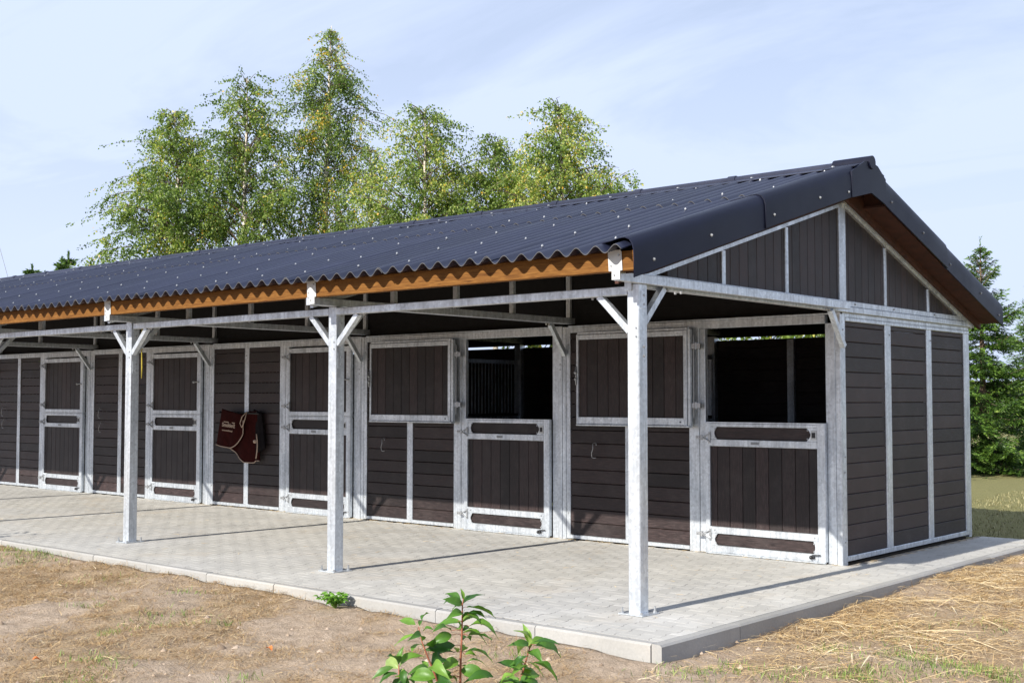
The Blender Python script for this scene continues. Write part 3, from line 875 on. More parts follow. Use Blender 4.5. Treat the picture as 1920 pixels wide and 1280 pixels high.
flash(-3.90, -1.90, .0); flash(-2.0, -.28, .012); flash(.28, 1.95, .012); flash(1.85, 3.66, .0)
# end cap where both flashings meet the ridge
m = MB()
P = [(-.375, roofz(-.375) - .232), (-.375, roofz(-.375) + .02), (-.10, AP + .030), (.05, AP + .050), (.20, AP + .022), (.375, roofz(.375) + .02), (.375, roofz(.375) - .232), (.05, AP - .258)]
n = len(P)
m.add([(.325, a, b) for a, b in P] + [(.309, a, b) for a, b in P], [tuple(range(n)), tuple(range(2 * n - 1, n - 1, -1))] + [(i, n + i, n + (i + 1) % n, (i + 1) % n) for i in range(n)])
for s, sl in ((-1, FS), (1, RS)):
    a = [(0, .058), (.325, .062 - sl * .325)]
    m.add([(x_, .05 + s * u, AP + v + d_) for x_ in (-.03, .3085) for u, v in a for d_ in (0, -.010)], [(0, 2, 6, 4), (1, 5, 7, 3), (0, 4, 5, 1), (2, 3, 7, 6), (0, 1, 3, 2), (4, 6, 7, 5)])
m.tube([(-.06, .05, AP + .040), (.340, .05, AP + .040)], .066, 16)
m.build("ridge_end_cap", M['verge'], roof)
# fixings
s_ = MB()
for row, yy in enumerate((-3.72, -3.05, -2.2, -1.3, -.34)):
    for c_ in range(0, 125):
        step = 3 if row in (1, 3) else 4
        if (c_ + row) % step: continue
        x_ = .01 - WV * c_
        if x_ < XL or x_ > .2: continue
        z_ = roofz(yy) + AMP + .012
        yj = yy + random.gauss(0, .03)
        z_ = roofz(yj) + AMP + (.014 if yy > -1.5 else .008)
        s_.tube([(x_, yj, z_ - .006), (x_, yj, z_ + .003)], .011, 8); s_.tube([(x_, yj, z_ + .003), (x_, yj, z_ + .011)], [.008, .007], 6)
for c_ in range(0, 22):
    s_.tube([(.01 - c_ * .9, -.13, roofz(-.13) + .058), (.01 - c_ * .9, -.13, roofz(-.13) + .068)], .016, 6)
s_.build("roof_screw", M['zinc'], roof, kind='stuff')
for yy, dz in ((-3.65, -.16), (-2.85, -.13), (-1.86, -.14), (-1.02, -.13), (-.44, -.17), (.52, -.14), (1.30, -.12), (2.05, -.15), (2.95, -.12), (3.52, -.16)):
    s_ = MB(); x_ = .306 + (.012 if -2 < yy < 1.9 else 0); z_ = roofz(yy) + dz
    s_.tube([(x_ - .004, yy, z_), (x_ + .005, yy, z_)], .014, 8); s_.ball((x_ + .006, yy, z_), .009, 8, 4); s_.build("flashing_screw", M['plate'], roof)

# ------------------------------------------------------------------ the rug on the wall, the strap under the canopy
rug = empty("horse_rug", (-9.6, -.05, .69))
tag(rug, "maroon horse rug with cream binding and lettering hanging folded on the stable wall", "horse rug")
inv = Matrix.Translation((9.6, .05, -.69))
def rugpart(mb, name, mat, parent, smooth=True):
    o = mb.build(name, mat, parent, smooth)
    o.matrix_parent_inverse = inv if parent is rug else Matrix()
    return o
def cloth(topf, botf, xl, xr, y0, fold, seed, nu=26, nv=18, th=.014):
    V = []
    for o_ in (0, th):
        for j in range(nv + 1):
            v = j / nv
            for i in range(nu + 1):
                u = i / nu
                a = xl(v) + (xr(v) - xl(v)) * u
                zt, zb = topf(u), botf(u)
                z = zt + (zb - zt) * v
                y = y0 - fold * (.35 + .65 * v) * (math.sin(u * 9 + seed) * .5 + math.sin(u * 17 + seed * 2 + v * 2) * .3) - .04 * math.sin(math.pi * min(1, u * 1.05)) * (.4 + v * .6)
                V.append((a, y + o_, z))
    w = nu + 1; N = w * (nv + 1); Fq = []
    for j in range(nv):
        for i in range(nu):
            q = j * w + i
            Fq.append((q, q + w, q + w + 1, q + 1)); Fq.append((N + q, N + q + 1, N + q + w + 1, N + q + w))
    for i in range(nu):
        q = nv * w + i; Fq.append((q, N + q, N + q + 1, q + 1)); Fq.append((i, i + 1, N + i + 1, N + i))
    for j in range(nv):
        q = j * w; Fq.append((q, N + q, N + q + w, q + w)); q = j * w + nu; Fq.append((q, q + w, N + q + w, N + q))
    mb = MB(); mb.add(V, Fq)
    bottom = [V[nv * w + i] for i in range(w)]; right = [V[j * w + nu] for j in range(nv + 1)]; left = [V[j * w] for j in range(nv + 1)]
    return mb, bottom, right, left
lerp = lambda a, b, t: a + (b - a) * t
fb = lambda u: .935 - .045 * math.sin(min(1, u * 1.25) * math.pi * .5) + (.22 * max(0, (u - .55) / .45) ** 2.2)
mb, bot, rt_, lf_ = cloth(lambda u: 1.475 - .09 * u, fb, lambda v: lerp(-9.97, -10.10, v), lambda v: lerp(-9.44, -9.43, v), -.13, .022, .6)
front = rugpart(mb, "front_panel", M['rug'], rug)
t = MB(); t.tube([(a, b - .008, c) for a, b, c in bot], .0075, 6); t.tube([(a, b - .008, c) for a, b, c in rt_[5:]], .007, 6); t.build("binding", M['trim'], front, True)
bb_ = lambda u: .92 - .235 * min(1, (u / .62)) ** 1.1 + (.03 if u > .9 else 0)
mb, bot, rt_, lf_ = cloth(lambda u: 1.42 + .06 * max(0, u - .5), bb_, lambda v: lerp(-9.85, -9.88, v), lambda v: lerp(-9.20, -9.15, v), -.07, .030, 2.0)
back = rugpart(mb, "rear_panel", M['rug'], rug)
t = MB(); t.tube([(a, b - .008, c) for a, b, c in bot], .0075, 6); t.tube([(-9.15 + .03 * math.sin(q * 3.0), -.115, .75 + .36 * q) for q in np.linspace(0, 1, 9)], .009, 6)
t.ball((-9.17, -.12, 1.0), .03, 6, 4); t.build("binding", M['trim'], back, True)
mb, *_ = cloth(lambda u: 1.47 - .05 * u, lambda u: .80 + .10 * u, lambda v: lerp(-9.30, -9.24, v), lambda v: lerp(-9.12, -9.02, v), -.05, .02, 1.1, 12, 12)
rugpart(mb, "lining", M['lining'], rug)
t = MB(); t.tube([(-9.43, -.165, 1.20), (-9.47, -.17, 1.26), (-9.42, -.17, 1.36), (-9.33, -.15, 1.43), (-9.36, -.16, 1.33), (-9.40, -.165, 1.24), (-9.43, -.165, 1.20)], .008, 5); rugpart(t, "cord", M['trim'], rug)
t = MB(); t.tube([(-10.0, .012, 1.40), (-10.0, -.16, 1.43)], .012, 6); t.tube([(-9.18, .012, 1.40), (-9.18, -.10, 1.43)], .012, 6); t.tube([(-10.02, -.11, 1.425), (-9.14, -.075, 1.405)], .013, 6); t.build("rug_rail", M['black'], stable)
def lettering(txt, size, loc, mirror=False, bold=0.0):
    cu = bpy.data.curves.new("lettering", 'FONT'); cu.body = txt; cu.size = size; cu.extrude = .002; cu.offset = bold; cu.resolution_u = 3
    o = bpy.data.objects.new("lettering", cu); COL.objects.link(o)
    dg = bpy.context.evaluated_depsgraph_get()
    me = bpy.data.meshes.new_from_object(o.evaluated_get(dg)); bpy.data.objects.remove(o)
    wd = max(v.co.x for v in me.vertices) - min(v.co.x for v in me.vertices)
    me.materials.clear(); me.materials.append(M['trim'])
    if mirror:
        for v in me.vertices: v.co.x = wd - v.co.x
    p = put("lettering", me, front)
    p.location = loc; p.rotation_euler = (math.pi / 2, R(4), R(1))
    return wd
LY = -.205
wd = lettering("Smulder", .082, (-9.865, LY, 1.215), bold=.0018)
lettering("S", .082, (-9.865 + wd + .006, LY, 1.192), True, .0018)
lettering("www.smulders.pl", .036, (-9.865, LY, 1.150), bold=.0006)
t = MB(); t.bar((-9.82, LY, 1.283), (-9.70, LY, 1.274), .012, .003, (0, 1, 0)); t.bar((-9.62, LY, 1.268), (-9.55, LY, 1.263), .012, .003, (0, 1, 0)); t.build("logo_stroke", M['trim'], front)
t = MB(); t.tube([(-7.10, -3.28, 2.47), (-7.2, -3.24, 2.40), (-7.30, -3.18, 2.33), (-7.31, -3.17, 2.20), (-7.30, -3.17, 2.0), (-7.305, -3.17, 1.86)], [.014, .010, .007, .007, .010, .006], 5)
tag(t.build("hanging_strap", M['strap'], None, True), "thin yellow strap hanging under the canopy beside a post", "strap")

# ------------------------------------------------------------------ blades of straw and grass
def blades(name, P, az, L, W, el, bend, tint, mat, parent=None):
    n = len(P)
    d = np.stack([np.cos(az) * np.cos(el), np.sin(az) * np.cos(el), np.sin(el)], 1)
    side = np.stack([-np.sin(az), np.cos(az), rng.uniform(-.5, .5, n)], 1)
    p0 = P; p1 = P + d * (L * .5)[:, None]; p2 = P + d * L[:, None]
    p1[:, 2] += bend * L * .5; p2[:, 2] += 0
    s = side * (W / 2)[:, None]
    V = np.stack([p0 - s, p0 + s, p1 - s * .85, p1 + s * .85, p2 - s * .25, p2 + s * .25], 1).reshape(-1, 3)
    b = np.arange(n) * 6
    F_ = np.concatenate([np.stack([b, b + 1, b + 3, b + 2], 1), np.stack([b + 2, b + 3, b + 5, b + 4], 1)])
    return put(name, npmesh(name, V, F_, mat, np.concatenate([tint, tint])), parent, kind='stuff')
def outside(x, y): return (x > KX + .01) | (y < KY0 - .01) | (y > KY1 + .01)
def scatter(n, x0, x1, y0, y1, keep):
    x = rng.uniform(x0, x1, n); y = rng.uniform(y0, y1, n)
    k = outside(x, y) & (rng.uniform(0, 1, n) < keep(x, y)); return x[k], y[k]
def ground_pts(x, y, dz=.004): return np.stack([x, y, gz(x, y) + dz], 1)
# dry grass lying in thatch over the sand in front
x, y = scatter(330000, -12, 4.6, -9.0, -4.3, lambda a, b: np.clip((veg(a, b) - .15) * 1.6, 0, 1) ** 1.2 * (.15 + .85 * np.clip((vnoise(a, b, .13, 77) + .4 * vnoise(a, b, .045, 78) - .5) * 3.0, 0, 1)))
n = len(x)
o = blades("dry_grass", ground_pts(x, y), rng.uniform(0, 6.28, n), rng.uniform(.025, .10, n), rng.uniform(.0014, .0034, n), rng.normal(.12, .22, n), rng.uniform(0, .35, n), np.clip(rng.normal(.5, .25, n), 0, 1), M['dry'])
tag(o, "brown dry grass matted over the sandy soil before the kerb")
# clods and small stones
x, y = scatter(9000, -12, 5.0, -9.0, 2.5, lambda a, b: .18 + .6 * (vnoise(a, b, .6, 91) > .55)); n = len(x)
c_ = ground_pts(x, y, 0); r_ = rng.gamma(2.0, .0042, n) + .003
oct_ = np.array([[1, 0, 0], [0, 1, 0], [-1, 0, 0], [0, -1, 0], [0, 0, 1]], float)
V = c_[:, None, :] + oct_[None] * rng.uniform(.6, 1.3, (n, 5, 3)) * r_[:, None, None] * np.array([1, 1, .8])
b = np.arange(n)[:, None, None] * 5
F_ = (b + np.array([[0, 1, 4], [1, 2, 4], [2, 3, 4], [3, 0, 4]])[None]).reshape(-1, 3)
o = put("clods", npmesh("clods", V.reshape(-1, 3), F_, M['clod'], np.repeat(rng.uniform(0, 1, n), 4)), kind='stuff')
tag(o, "small clods and stones scattered over the sandy soil")
# straw blown along the right-hand kerb
def strawdens(a, b): return np.clip(1.25 - (a - .85) / 2.2, .04, 1) * np.clip((b + 4.7) / 2.2, .04, 1) * np.clip(.25 + 1.5 * (vnoise(a, b, .5, 31) - .25), .1, 1)
x, y = scatter(130000, .85, 6.0, -5.4, 3.4, strawdens); n = len(x)
tint_ = np.clip(rng.normal(.5, .26, n), 0, 1)
az = rng.normal(R(-35), .75, n)
o = blades("straw", ground_pts(x, y, .006), az, rng.gamma(2.2, .045, n) + .04, rng.uniform(.002, .0045, n), rng.normal(.06, .14, n), rng.uniform(0, .25, n), tint_, M['straw'])
tag(o, "golden straw littered on the soil beside the right kerb")
x, y = scatter(900, .95, 4.5, -5.2, 1.8, strawdens); n = len(x)
o = blades("long_straw", ground_pts(x, y, .022), rng.normal(R(-30), .5, n), rng.uniform(.15, .48, n), rng.uniform(.004, .009, n), rng.normal(.03, .06, n), rng.uniform(0, .06, n), rng.uniform(.7, 1, n), M['straw'])
tag(o, "long pale straw stalks lying over the soil by the right kerb")
x, y = scatter(2600, -12, 3.5, -8.5, -4.3, lambda a, b: .12 + .25 * veg(a, b)); n = len(x)
o = blades("loose_straw", ground_pts(x, y, .010), rng.uniform(0, 6.28, n), rng.uniform(.06, .2, n), rng.uniform(.0025, .005, n), rng.normal(.05, .1, n), rng.uniform(0, .1, n), rng.uniform(.3, .95, n), M['straw'])
tag(o, "loose pale stalks scattered over the sand in front of the kerb")
# bits of straw swept against the foot of the walls
x = np.concatenate([rng.uniform(-12, .1, 700), rng.uniform(.03, .12, 140)]); y = np.concatenate([-np.abs(rng.normal(.0, .045, 700)) - .005, rng.uniform(.1, 3.2, 140)]); n = len(x)
o = blades("swept_straw", np.stack([x, y, np.full(n, .004)], 1), rng.normal(0, .5, n), rng.uniform(.03, .13, n), rng.uniform(.002, .005, n), rng.uniform(0, .1, n), rng.uniform(0, .2, n), rng.uniform(.2, .9, n), M['straw'])
tag(o, "wisps of straw swept against the foot of the doors")
x = rng.uniform(-13, .7, 420); y = -4.2 + 4.1 * rng.uniform(0, 1, 420) ** .6; n = len(x)
o = blades("stray_straw", np.stack([x, y, np.full(n, .003)], 1), rng.uniform(0, 6.28, n), rng.uniform(.02, .10, n), rng.uniform(.002, .005, n), rng.uniform(0, .06, n), rng.uniform(0, .15, n), rng.uniform(.1, .8, n), M['straw'])
tag(o, "stray bits of straw lying on the block pavement")
# green tufts
tx, ty = [], []
def tuft(cx, cy, r_, n_):
    n_ = int(n_ * .75); tx.append(rng.normal(cx, r_ * 1.1, n_)); ty.append(rng.normal(cy, r_ * 1.1, n_))
for px_, py_, r_, n_ in ((1640, 1262, .14, 420), (1700, 1235, .16, 420), (1770, 1255, .14, 380), (1560, 1215, .07, 120), (1860, 1262, .10, 240), (1890, 1275, .10, 220), (1600, 1262, .09, 200), (1290, 1262, .12, 200), (1460, 1272, .1, 150), (1370, 1250, .08, 120),
                          (20, 1035, .30, 700), (60, 1045, .25, 480), (95, 1052, .18, 260), (10, 1060, .2, 260), (300, 1165, .16, 240), (175, 1140, .10, 90), (190, 1255, .10, 130), (170, 1240, .1, 110), (210, 1186, .05, 60), (415, 1172, .06, 60), (450, 1272, .08, 70), (140, 1275, .1, 110), (350, 1120, .1, 70), (200, 1090, .2, 110), (960, 1235, .12, 100), (1850, 1180, .2, 110), (1700, 1200, .2, 110)):
    d = FW + RT * (px_ - 960) / FPX - UP * (py_ - 640) / FPX; t_ = (-.12 - CAM[2]) / d[2]; q = CAM + d * t_; tuft(q[0], q[1], r_, n_)
x, y = np.concatenate(tx), np.concatenate(ty); k = outside(x, y); x, y = x[k], y[k]; n = len(x)
o = blades("green_grass", ground_pts(x, y, 0), rng.uniform(0, 6.28, n), rng.uniform(.02, .055, n), rng.uniform(.003, .006, n), rng.uniform(.4, 1.3, n), rng.uniform(0, .1, n), np.clip(rng.normal(.5, .25, n), 0, 1), M['green'])
tag(o, "fresh green grass tufts growing through the sandy soil")
x, y = scatter(26000, -2.5, 4.5, 3.5, 16, lambda a, b: np.full(len(a), .9) * (a > -.35 * (b - 3.4) * 1.2 - .8)); n = len(x)
o = blades("lawn_grass", ground_pts(x, y, 0), rng.uniform(0, 6.28, n), rng.uniform(.03, .075, n), rng.uniform(.005, .010, n), rng.uniform(.2, 1.2, n), rng.uniform(0, .1, n), np.clip(rng.normal(.55, .25, n), 0, 1), M['lawn'])
tag(o, "olive meadow grass behind the gable end")

# ------------------------------------------------------------------ broad leaves as single pieces (sapling, weed)
def leafmesh(Lf, W, droop, fold, seed, mat, wav=.0, nseg=8):
    """lens-shaped leaf along +x with a folded midrib and an arched blade"""
    r_ = random.Random(seed)
    V, Fq = [], []
    for i in range(nseg + 1):
        t_ = i / nseg
        w_ = W * .5 * (math.sin(math.pi * t_ ** .80) ** 1.15 if 0 < t_ < 1 else 0.02)
        zc = droop * Lf * (1.4 * t_ - 1.9 * t_ * t_)
        rip = wav * math.sin(t_ * 14 + seed)
        V += [(t_ * Lf, -w_, zc + w_ * fold + rip), (t_ * Lf, -w_ * .5, zc + w_ * fold * .62), (t_ * Lf, 0, zc), (t_ * Lf, w_ * .5, zc + w_ * fold * .62), (t_ * Lf, w_, zc + w_ * fold - rip)]
    for i in range(nseg):
        for j in range(4):
            a = i * 5 + j; Fq.append((a, a + 5, a + 6, a + 1))
    mb = MB(); mb.add(V, Fq); return mb.mesh("leaf", mat, True)
def place_leaf(parent, me, base, tip, roll, inv_, length):
    a = Vector(base); d = (Vector(tip) - a); L_ = d.length; d.normalize()
    up = Vector((.24, -.42, .95)); up = (up - d * up.dot(d)).normalized(); sd_ = up.cross(d)
    rot = Matrix((d, sd_, up)).transposed().to_4x4() @ Matrix.Rotation(roll, 4, 'X')
    s = L_ / length
    o = put("leaf", me, parent); o.matrix_parent_inverse = inv_
    o.matrix_basis = Matrix.Translation(a) @ rot @ Matrix.Scale(s, 4)
    return o
LEAVES = [leafmesh(.14, .051 + .010 * (i % 3), .16 + .12 * (i % 4), .35 + .2 * (i % 2), i, M['sleaf'], .002 + .001 * (i % 3)) for i in range(8)]
SD = 4.8
cp = lambda cx, cy, j=0.0: Vector(at(660 + cx / 4.571, 1080 + cy / 4.571, SD + j))
base_pt = Vector(at(862, 1300, SD)); base_pt.z = float(gz(base_pt.x, base_pt.y))
sap = empty("cherry_sapling", base_pt)
tag(sap, "young cherry sapling with red stems and glossy green leaves in the sandy foreground", "sapling")
inv = Matrix.Translation(-base_pt)
stems = {
    'a': [base_pt, cp(925, 1100), cp(928, 914), cp(932, 700), cp(942, 500), cp(945, 350), cp(946, 250), cp(955, 190)],
    'b': [base_pt + Vector((-.01, 0, .05)), cp(810, 1080, -.05), cp(745, 930, -.08), cp(700, 810, -.1), cp(650, 690, -.1), cp(600, 560, -.1), cp(570, 430, -.1)],
    'c': [base_pt + Vector((-.02, .0, .02)), cp(560, 1180, .08), cp(430, 1000, .1), cp(405, 900, .1), cp(400, 760, .1)],
    'd': [base_pt + Vector((.02, 0, .02)), cp(1180, 1250, .05), cp(1370, 1060, .08), cp(1440, 900, .1), cp(1480, 760, .1), cp(1520, 620, .1), cp(1525, 570, .1)]}
for s in stems.values():
    t = MB(); m_ = len(s); t.tube(s, list(np.linspace(.0062, .0022, m_)), 6)
    o = t.build("stem", M['pbark'], sap, True); o.matrix_parent_inverse = inv
LV = [(955, 200, 935, 100), (930, 225, 800, 130), (930, 250, 845, 292), (905, 215, 778, 212), (985, 262, 1238, 335), (975, 330, 1155, 338), (1000, 325, 1122, 402), (1005, 425, 1262, 472), (935, 390, 705, 415), (905, 385, 930, 455),
      (850, 465, 700, 440), (945, 470, 1048, 460), (995, 505, 1205, 522), (945, 545, 1018, 525), (945, 560, 965, 605), (855, 500, 665, 575), (885, 590, 615, 628), (870, 650, 688, 682), (975, 645, 1228, 702), (965, 668, 1082, 676), (905, 650, 880, 600),
      (912, 725, 748, 798), (980, 735, 1158, 735), (940, 760, 992, 800), (855, 825, 620, 872), (850, 850, 908, 908), (865, 870, 758, 852), (770, 880, 800, 960),
      (545, 415, 398, 365), (600, 375, 655, 302), (580, 425, 592, 362), (612, 470, 697, 440), (565, 500, 358, 578), (515, 650, 592, 562), (650, 790, 598, 712), (690, 830, 480, 800), (505, 850, 605, 832),
      (400, 750, 312, 662), (405, 745, 430, 598), (412, 772, 600, 650), (355, 775, 165, 870), (388, 832, 215, 918), (440, 800, 446, 930), (600, 870, 700, 940), (420, 870, 330, 980), (480, 880, 560, 960),
      (1528, 572, 1468, 402), (1510, 600, 1432, 438), (1555, 562, 1785, 568), (1570, 592, 1812, 668), (1400, 772, 1488, 670), (1405, 775, 1335, 812), (1508, 730, 1652, 852), (1555, 740, 1785, 882), (1215, 862, 970, 872), (1395, 850, 1248, 912), (1445, 842, 1545, 850), (1400, 900, 1180, 960), (1480, 900, 1640, 960), (1000, 950, 1160, 990), (880, 960, 700, 990), (1420, 960, 1300, 1040)]
for i in range(46):
    st = stems[random.choice('aabbcddd')]; f_ = random.uniform(.30, .97) * (len(st) - 1); k_ = int(f_)
    p = Vector(st[k_]).lerp(Vector(st[k_ + 1]), f_ - k_); a = random.uniform(0, 6.28)
    q = p + Vector((math.cos(a), math.sin(a), random.uniform(-.35, .45))).normalized() * random.uniform(.07, .13)
    place_leaf(sap, LEAVES[i % 8], p, q, random.uniform(-.7, .7), inv, .14)
pet = MB()
for i, (a, b, c, d) in enumerate(LV):
    j = random.uniform(-.06, .06)
    p, q = cp(a, b, j * .3), cp(c, d, j + random.uniform(-.05, .05))
    place_leaf(sap, LEAVES[i % 8], p, q, random.uniform(-.75, .55), inv, .14)
    side = min((s for st in stems.values() for s in [Vector(st[k_]).lerp(Vector(st[k_ + 1]), f_) for k_ in range(len(st) - 1) for f_ in (0, .25, .5, .75)]), key=lambda s: (s - p).length + .3 * max(0, s.z - p.z))
    if (side - p).length < .09: pet.tube([side, (side + p) / 2 + Vector((0, 0, .004)), p], .0013, 4)
o = pet.build("leaf_stalk", M['pbark'], sap); o.matrix_parent_inverse = inv; o['kind'] = 'stuff'

def small_plant(name, c, h, nstem, nleaf, lw, label, cat, spread=.12, seed=0):
    r_ = random.Random(seed)
    c = Vector((c[0], c[1], float(gz(c[0], c[1])))); e = empty(name, c); tag(e, label, cat)
    iv = Matrix.Translation(-c); ms = [leafmesh(lw[0], lw[1], .3, .4, 20 + i, M['weed'] if h < .5 else M['sleaf']) for i in range(3)]
    for s in range(nstem):
        a = r_.uniform(0, 6.28); top = c + Vector((math.cos(a) * spread * r_.uniform(.3, 1), math.sin(a) * spread * r_.uniform(.3, 1), h * r_.uniform(.6, 1)))
        mid = (c + top) / 2 + Vector((0, 0, h * .08))
        t = MB(); t.tube([c, mid, top], [.006 if h > .5 else .003, .004 if h > .5 else .002, .001], 5); o = t.build("stem", M['pbark'] if h > .5 else M['green'], e); o.matrix_parent_inverse = iv
        for l in range(nleaf):
            f_ = r_.uniform(.25, 1); p = c.lerp(mid, f_ * 2) if f_ < .5 else mid.lerp(top, f_ * 2 - 1)
            b = r_.uniform(0, 6.28); q = p + Vector((math.cos(b), math.sin(b), r_.uniform(-.2, .5))).normalized() * lw[0] * r_.uniform(.6, 1.1)
            place_leaf(e, ms[l % 3], p, q, r_.uniform(-.6, .6), iv, lw[0])
    return e
small_plant("green_weed", (-2.23, -4.53), .12, 26, 9, (.05, .026), "low green weed growing against the front kerb", "weed", .17, 3)
small_plant("wild_sapling", (-8.75, -5.55), 1.15, 5, 16, (.13, .05), "leafy wild sapling beside the far left kerb", "sapling", .35, 5)
for i, (x, y, lab) in enumerate(((-1.513, -5.763, "small orange fallen leaf on sandy soil before the kerb"), (-2.283, -7.078, "small orange fallen leaf nearest the lower left edge"))):
    me = leafmesh(.06, .045, .5, .5, 40 + i, M['litter']); o = put("fallen_leaf", me, None, (x, y, float(gz(x, y)) + .02), 1.3 * i); tag(o, lab, "leaf", "fallen orange leaves")

# ------------------------------------------------------------------ trees
def quads(P, D, S, Lq, Wq):
    """kite-shaped leaves at P along D with side S"""
    n = len(P)
    a = P; m_ = P + D * (Lq * .45)[:, None]; e = P + D * Lq[:, None]; s = S * (Wq / 2)[:, None]
    V = np.stack([a, m_ + s, e, m_ - s], 1).reshape(-1, 3)
    F_ = np.arange(n * 4).reshape(n, 4)
    return V, F_
def unit(v): return v / np.maximum(1e-9, np.linalg.norm(v, axis=1))[:, None]
def birch(px, top, depth, Rm, label, seed, nleaf=11000, leaf=.075, prof=None, yellow=.02, extra=(), droop=.5, nprim=64, lean=0.0, low=.10, name="birch_tree", group="birches behind the stable roof", cat="tree", base=None, H=None, light=0.0):
    g = np.random.default_rng(seed)
    b = at(px, 749, depth) if base is None else np.array(base, float)
    b = np.array([b[0], b[1], float(gz(b[0], b[1])) - .02])
    if H is None: H = (at(px, top, depth)[2] - b[2])
    e = empty(name, b); tag(e, label, cat, group)
    ts = np.linspace(0, 1, 14)
    wob = np.cumsum(g.normal(0, .05, (14, 2)), 0) * H / 14
    wob += np.outer(ts ** 1.5, RT[:2]) * lean
    TP = np.column_stack([wob, ts * H])
    t = MB(); t.tube(TP, list(.018 * H * .6 * (1 - ts) ** .8 + .008), 8); t.build("trunk", M['bark'], e, True)
    br = MB(); tp, td = [], []
    prims = []
    for i in range(nprim):
        f_ = low + (1 - low) * ((i + g.uniform(0, 1)) / nprim) ** .95
        prims.append((min(f_, .985), i * 2.4 + g.uniform(-.5, .5), Rm * prof(f_) * g.uniform(.55, 1.15), R(g.uniform(22, 58) + 18 * f_)))
    az0 = math.atan2(RT[1], RT[0])
    for (f_, sgn, L_, el) in extra: prims.append((f_, az0 if sgn > 0 else az0 + math.pi, L_, R(el)))
    for f_, az, L_, el in prims:
        p0 = np.array([np.interp(f_, ts, TP[:, 0]), np.interp(f_, ts, TP[:, 1]), f_ * H])
        s = np.linspace(0, 1, 7)
        az_ = az + np.cumsum(g.normal(0, .10, 7))
        hor = L_ * s * math.cos(el)
        pts = np.column_stack([p0[0] + np.cos(az_) * hor, p0[1] + np.sin(az_) * hor, p0[2] + L_ * (math.sin(el) * s - droop * .55 * s ** 2.2)])
        br.tube(pts, list((.0035 * L_ + .008) * (1 - s) ** .8 + .003), 4, False)
        nt = max(3, int(L_ * 8))
        for k in range(nt):
            ss = g.uniform(.18, 1.0) ** .8
            q = np.array([np.interp(ss, s, pts[:, j]) for j in range(3)])
            d = np.array([math.cos(az) * .5, math.sin(az) * .5, 0]) + g.normal(0, .55, 3); d[2] = -abs(d[2]) * .5 - droop * .6 + g.uniform(0, .5) * (1 if f_ > .8 else .3)
            lt = g.uniform(.25, .75) * (.5 + .5 * min(1, L_ / 1.2))
            n_ = int(lt / .019) + 2
            u = np.linspace(0.1, 1, n_)[:, None]
            c = q + d * lt * u; c[:, 2] -= droop * .35 * lt * u[:, 0] ** 2
            tp.append(c); td.append(np.repeat(d[None], n_, 0))
            if k % 2 == 0: br.tube([q, c[n_ // 2], c[-1]], [.004, .003, .0015], 3, False)
    br.build("branches", M['twig'], e)
    P = np.concatenate(tp); D = np.concatenate(td)
    if len(P) > nleaf:
        k = g.choice(len(P), nleaf, replace=False); P, D = P[k], D[k]
    n = len(P)
    P = P + g.normal(0, .035, (n, 3))
    D = unit(D * .5 + g.normal(0, .6, (n, 3)) + np.array([0, 0, -.7])); S = unit(np.cross(D, g.normal(0, 1, (n, 3))))
    L_ = leaf * g.uniform(.65, 1.25, n)
    V, F_ = quads(P, D, S, L_, L_ * g.uniform(.65, .85, n))
    clump = vnoise(P[:, 0] + P[:, 1], P[:, 2], .55, seed)
    ti = np.clip(g.normal(.45 + light, .22, n) + (clump - .5) * .5, 0, .94)
    yl = g.uniform(0, 1, n) < yellow * 2 * (clump > .55); ti[yl] = g.uniform(.95, 1, yl.sum())
    put("crown", npmesh("crown", V, F_, M['bleaf'], ti), e)
    return e
pa = lambda f: (1.0 if f < .62 else max(.10, 1.0 - (f - .62) * 2.2))
pc = lambda f: (.72 if f < .80 else max(.07, .72 - (f - .8) * 3.4))
birch(325, 210, 30.5, 2.75, "broad birch with a long twig reaching left, leftmost of the birches", 1, 90000, .060, pa, .012, ((.80, -1, 1.75, 22), (.77, -1, 1.95, 12), (.66, -1, 2.1, 15), (.70, -1, 1.9, 25), (.62, -1, 2.2, 10), (.74, 1, 1.6, 40), (.82, 1, 1.2, 60)), .5, 120, low=.40)
birch(458, 145, 30, 2.35, "pointed birch close on the left of the tallest birch", 2, 84000, .060, pa, .012, ((.80, 1, 1.3, 50), (.76, -1, 1.5, 55), (.70, 1, 1.5, 45)), .45, 115, light=-.05, low=.40)
birch(615, 40, 31, 2.2, "tallest birch with weeping branches and yellowing leaves", 3, 90000, .056, pc, .09, ((.77, 1, 1.7, 22), (.80, 1, 1.9, 24), (.74, -1, 1.4, 30), (.66, 1, 1.5, 22), (.80, -1, 1.35, 32), (.72, 1, 1.6, 20), (.86, 1, 1.1, 35), (.84, -1, .9, 40)), .85, 140, low=.40)
birch(695, 270, 29, 1.7, "slim birch close on the right of the tallest birch", 4, 40000, .055, pa, .03, (), .6, 80, light=.05, low=.40)
birch(803, 198, 27.5, 2.45, "airy twin-topped birch in the middle of the row", 5, 70000, .056, pa, .015, ((.80, 1, 1.1, 55), (.72, 1, 1.3, 45), (.76, -1, 1.1, 48)), .5, 105, light=.1, low=.40)
birch(922, 258, 28, 2.5, "low birch between the airy birch and the rightmost birch", 6, 70000, .056, pa, .015, ((.85, 1, 1.2, 35), (.85, -1, 1.1, 35)), .5, 110, light=.1, low=.40)
birch(1070, 190, 26.5, 2.6, "spreading birch with a bough reaching right, rightmost of the birches", 7, 74000, .056, pa, .025, ((.76, 1, 1.75, 18), (.70, 1, 1.8, 10), (.84, 1, 1.2, 40), (.80, -1, .9, 45), (.80, 1, 1.5, 30), (.66, 1, 1.5, 30)), .55, 110, light=.08, low=.40)
